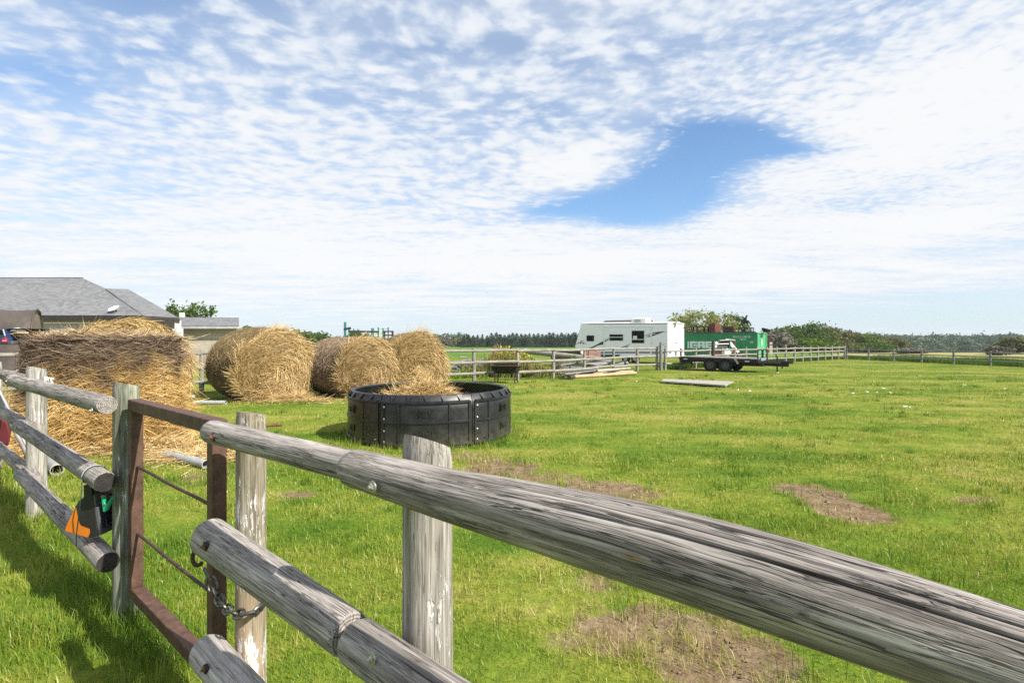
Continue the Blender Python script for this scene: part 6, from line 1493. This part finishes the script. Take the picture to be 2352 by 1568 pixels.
# distant wood on the right: one mass
mb = MB(); r = np.random.default_rng(77)
Ps = []; As = []
for k in range(760):
    dx = r.uniform(1890, 2900); Y = r.uniform(215, 330); x = (dx - 1176) / F0 * Y; z0 = float(gz(x, Y)); u = (dx - 1890)
    top = at(dx, 772 + 1.2 * math.sin(dx * .021) - (1.6 if 2140 < dx < 2210 else 0) + r.normal(0, 1.2), Y).z * (1 if r.random() < .7 else .92) ; h = max(4.5, top - z0) if Y > 250 else max(4.0, (top - z0) * r.uniform(.62, .92)); w_ = r.uniform(5, 9)
    P, A, C = crown_pts(w_, h * .96, h * .04, 26, 15, 1000 + k, .6, .17); P = P + np.array((x, Y, z0)); Ps.append(P); As.append(np.clip(A * .6 + r.random() * .4, 0, 1))
P = np.concatenate(Ps); leaves(mb, P, lr.uniform(.7, 1.6, len(P)), np.concatenate(As)); tag(mb.build('distant_woods', M_far_wood), kind='stuff')
mb = MB(); Ps = []
for k in range(220):
    dx = r.uniform(-1300, 1080); Y = r.uniform(230, 300); x = (dx - 1176) / F0 * Y
    h = r.uniform(3.6, 5.6); P, A, C = crown_pts(r.uniform(5, 9), h, -.1, 20, 14, 3000 + k, .6, .17); Ps.append(P + np.array((x, Y, 0)))
P = np.concatenate(Ps); leaves(mb, P, lr.uniform(.7, 1.6, len(P)), lr.random(len(P))); tag(mb.build('distant_woods', M_far_wood), kind='stuff')
# weeds: yellow tansy and dry stems behind the fence, long grass along the right fence
def f_weed(g, b):
    rv = g.attr('rv'); x, y, z = g.sep(g.pos())
    c = g.ramp(rv, [(.0, (.06, .085, .018)), (.35, (.14, .16, .035)), (.62, (.26, .21, .085)), (.80, (.30, .20, .10)), (.88, (.42, .27, .02)), (1.0, (.52, .36, .03))]); g.put(b.inputs['Base Color'], c)
M_weed = mat('tansy_weeds', f_weed, .9, .1)
mb = MB(); r = np.random.default_rng(8)
n = 5200; dxx = r.normal(1150, 48, n); dxx = dxx[(dxx > 1060) & (dxx < 1300)]; n = len(dxx); Yv = r.uniform(22.6, 26.5, n); xv = (dxx - 1176) / F0 * Yv
env = .5 + .5 * np.exp(-((dxx - 1165) / 48) ** 2); hh = env * r.uniform(.5, 1.02, n) * (.95 + .45 * fbm(np.c_[dxx * .05, Yv, Yv * 0], 2)) * np.where(dxx < 1120, .95, 1.15)
blades(xv, Yv, hh, np.full(n, .035), np.clip(r.normal(.38, .2, n), 0, .82), False, mb, np.zeros(n), droop=.18)
k = 900; ix = r.integers(0, n, k); P = np.c_[xv[ix] + r.normal(0, .08, k), Yv[ix], hh[ix] * r.uniform(.86, 1.05, k)]; keep = (hh[ix] > .75) & (dxx[ix] > 1135); leaves(mb, P[keep], r.uniform(.07, .15, keep.sum()), np.full(keep.sum(), .95))
k = 420; ix = r.integers(0, n, k); sel = (dxx[ix] > 1095) & (dxx[ix] < 1150) & (hh[ix] > .55); P = np.c_[xv[ix] + r.normal(0, .05, k), Yv[ix], hh[ix] + .28 + r.uniform(-.1, .12, k)][sel]
blades(P[:, 0], P[:, 1], r.uniform(.25, .5, len(P)), np.full(len(P), .035), np.full(len(P), .72), False, mb, P[:, 2] - .3, droop=.15)
k = 5000; ix = r.integers(0, n, k); P = np.c_[xv[ix] + r.normal(0, .1, k), Yv[ix] + r.normal(0, .1, k), hh[ix] * r.uniform(.1, .95, k)]; leaves(mb, P, r.uniform(.05, .13, k), np.clip(r.normal(.35, .22, k), 0, .85))
tag(mb.build('weeds', M_weed), kind='stuff')
fl = at(1185, 789, 25.2); mbx = MB()
M_tall = leafy('tall_grass', [(.03, .065, .008), (.075, .15, .016), (.14, .21, .03)], .35, .4)
n = 26000; t = r.random(n); xv = 30.3 + 1.9 * t + r.uniform(.1, 5.5, n) ** 1.0; yv = 47.5 - 22 * t + r.uniform(-.5, .5, n)
mb = MB(); blades(xv, yv, r.uniform(.15, .42, n) * (.6 + .9 * fbm(np.c_[xv * .7, yv * .7, xv * 0], 2)), np.full(n, .05), r.random(n), False, mb, droop=.3)
n = 12000; t = r.random(n); xv = 9 + 21.5 * t + r.uniform(-.3, .3, n); yv = 28.8 + 18 * t + r.uniform(.2, 3.5, n); blades(xv, yv, r.uniform(.12, .4, n), np.full(n, .04), r.random(n), False, mb, droop=.3)
tag(mb.build('tall_grass', M_tall), kind='stuff')
# green nettles by the logs
mb = MB(); n = 700; P = np.c_[at(1322, 838, 25.3).x + r.normal(0, .25, n), 25.3 + r.normal(0, .2, n), np.abs(r.normal(.3, .25, n))]; leaves(mb, P, r.uniform(.06, .14, n), r.random(n))
n = 900; P = np.c_[at(1040, 850, 22.5).x + r.normal(0, .8, n), 22.5 + r.normal(0, .3, n), np.abs(r.normal(.12, .14, n))]; leaves(mb, P, r.uniform(.06, .14, n), r.random(n)); tag(mb.build('undergrowth', M_leafC), kind='stuff')

# ------------------------------------------------------------------ thin air between here and the woods
HZ = bpy.data.materials.new('haze'); HZ.use_nodes = True; g = NT(HZ.node_tree); g.n.remove(g.n['Principled BSDF'])
pv = g.n.new('ShaderNodeVolumePrincipled'); pv.inputs['Density'].default_value = .0003; pv.inputs['Color'].default_value = (.84, .91, 1, 1)
g.link(pv.outputs[0], g.n['Material Output'].inputs['Volume'])
tag(MB().box((60, 190, 2.2), (1100, 440, 17.0)).build('haze', HZ), kind='stuff')
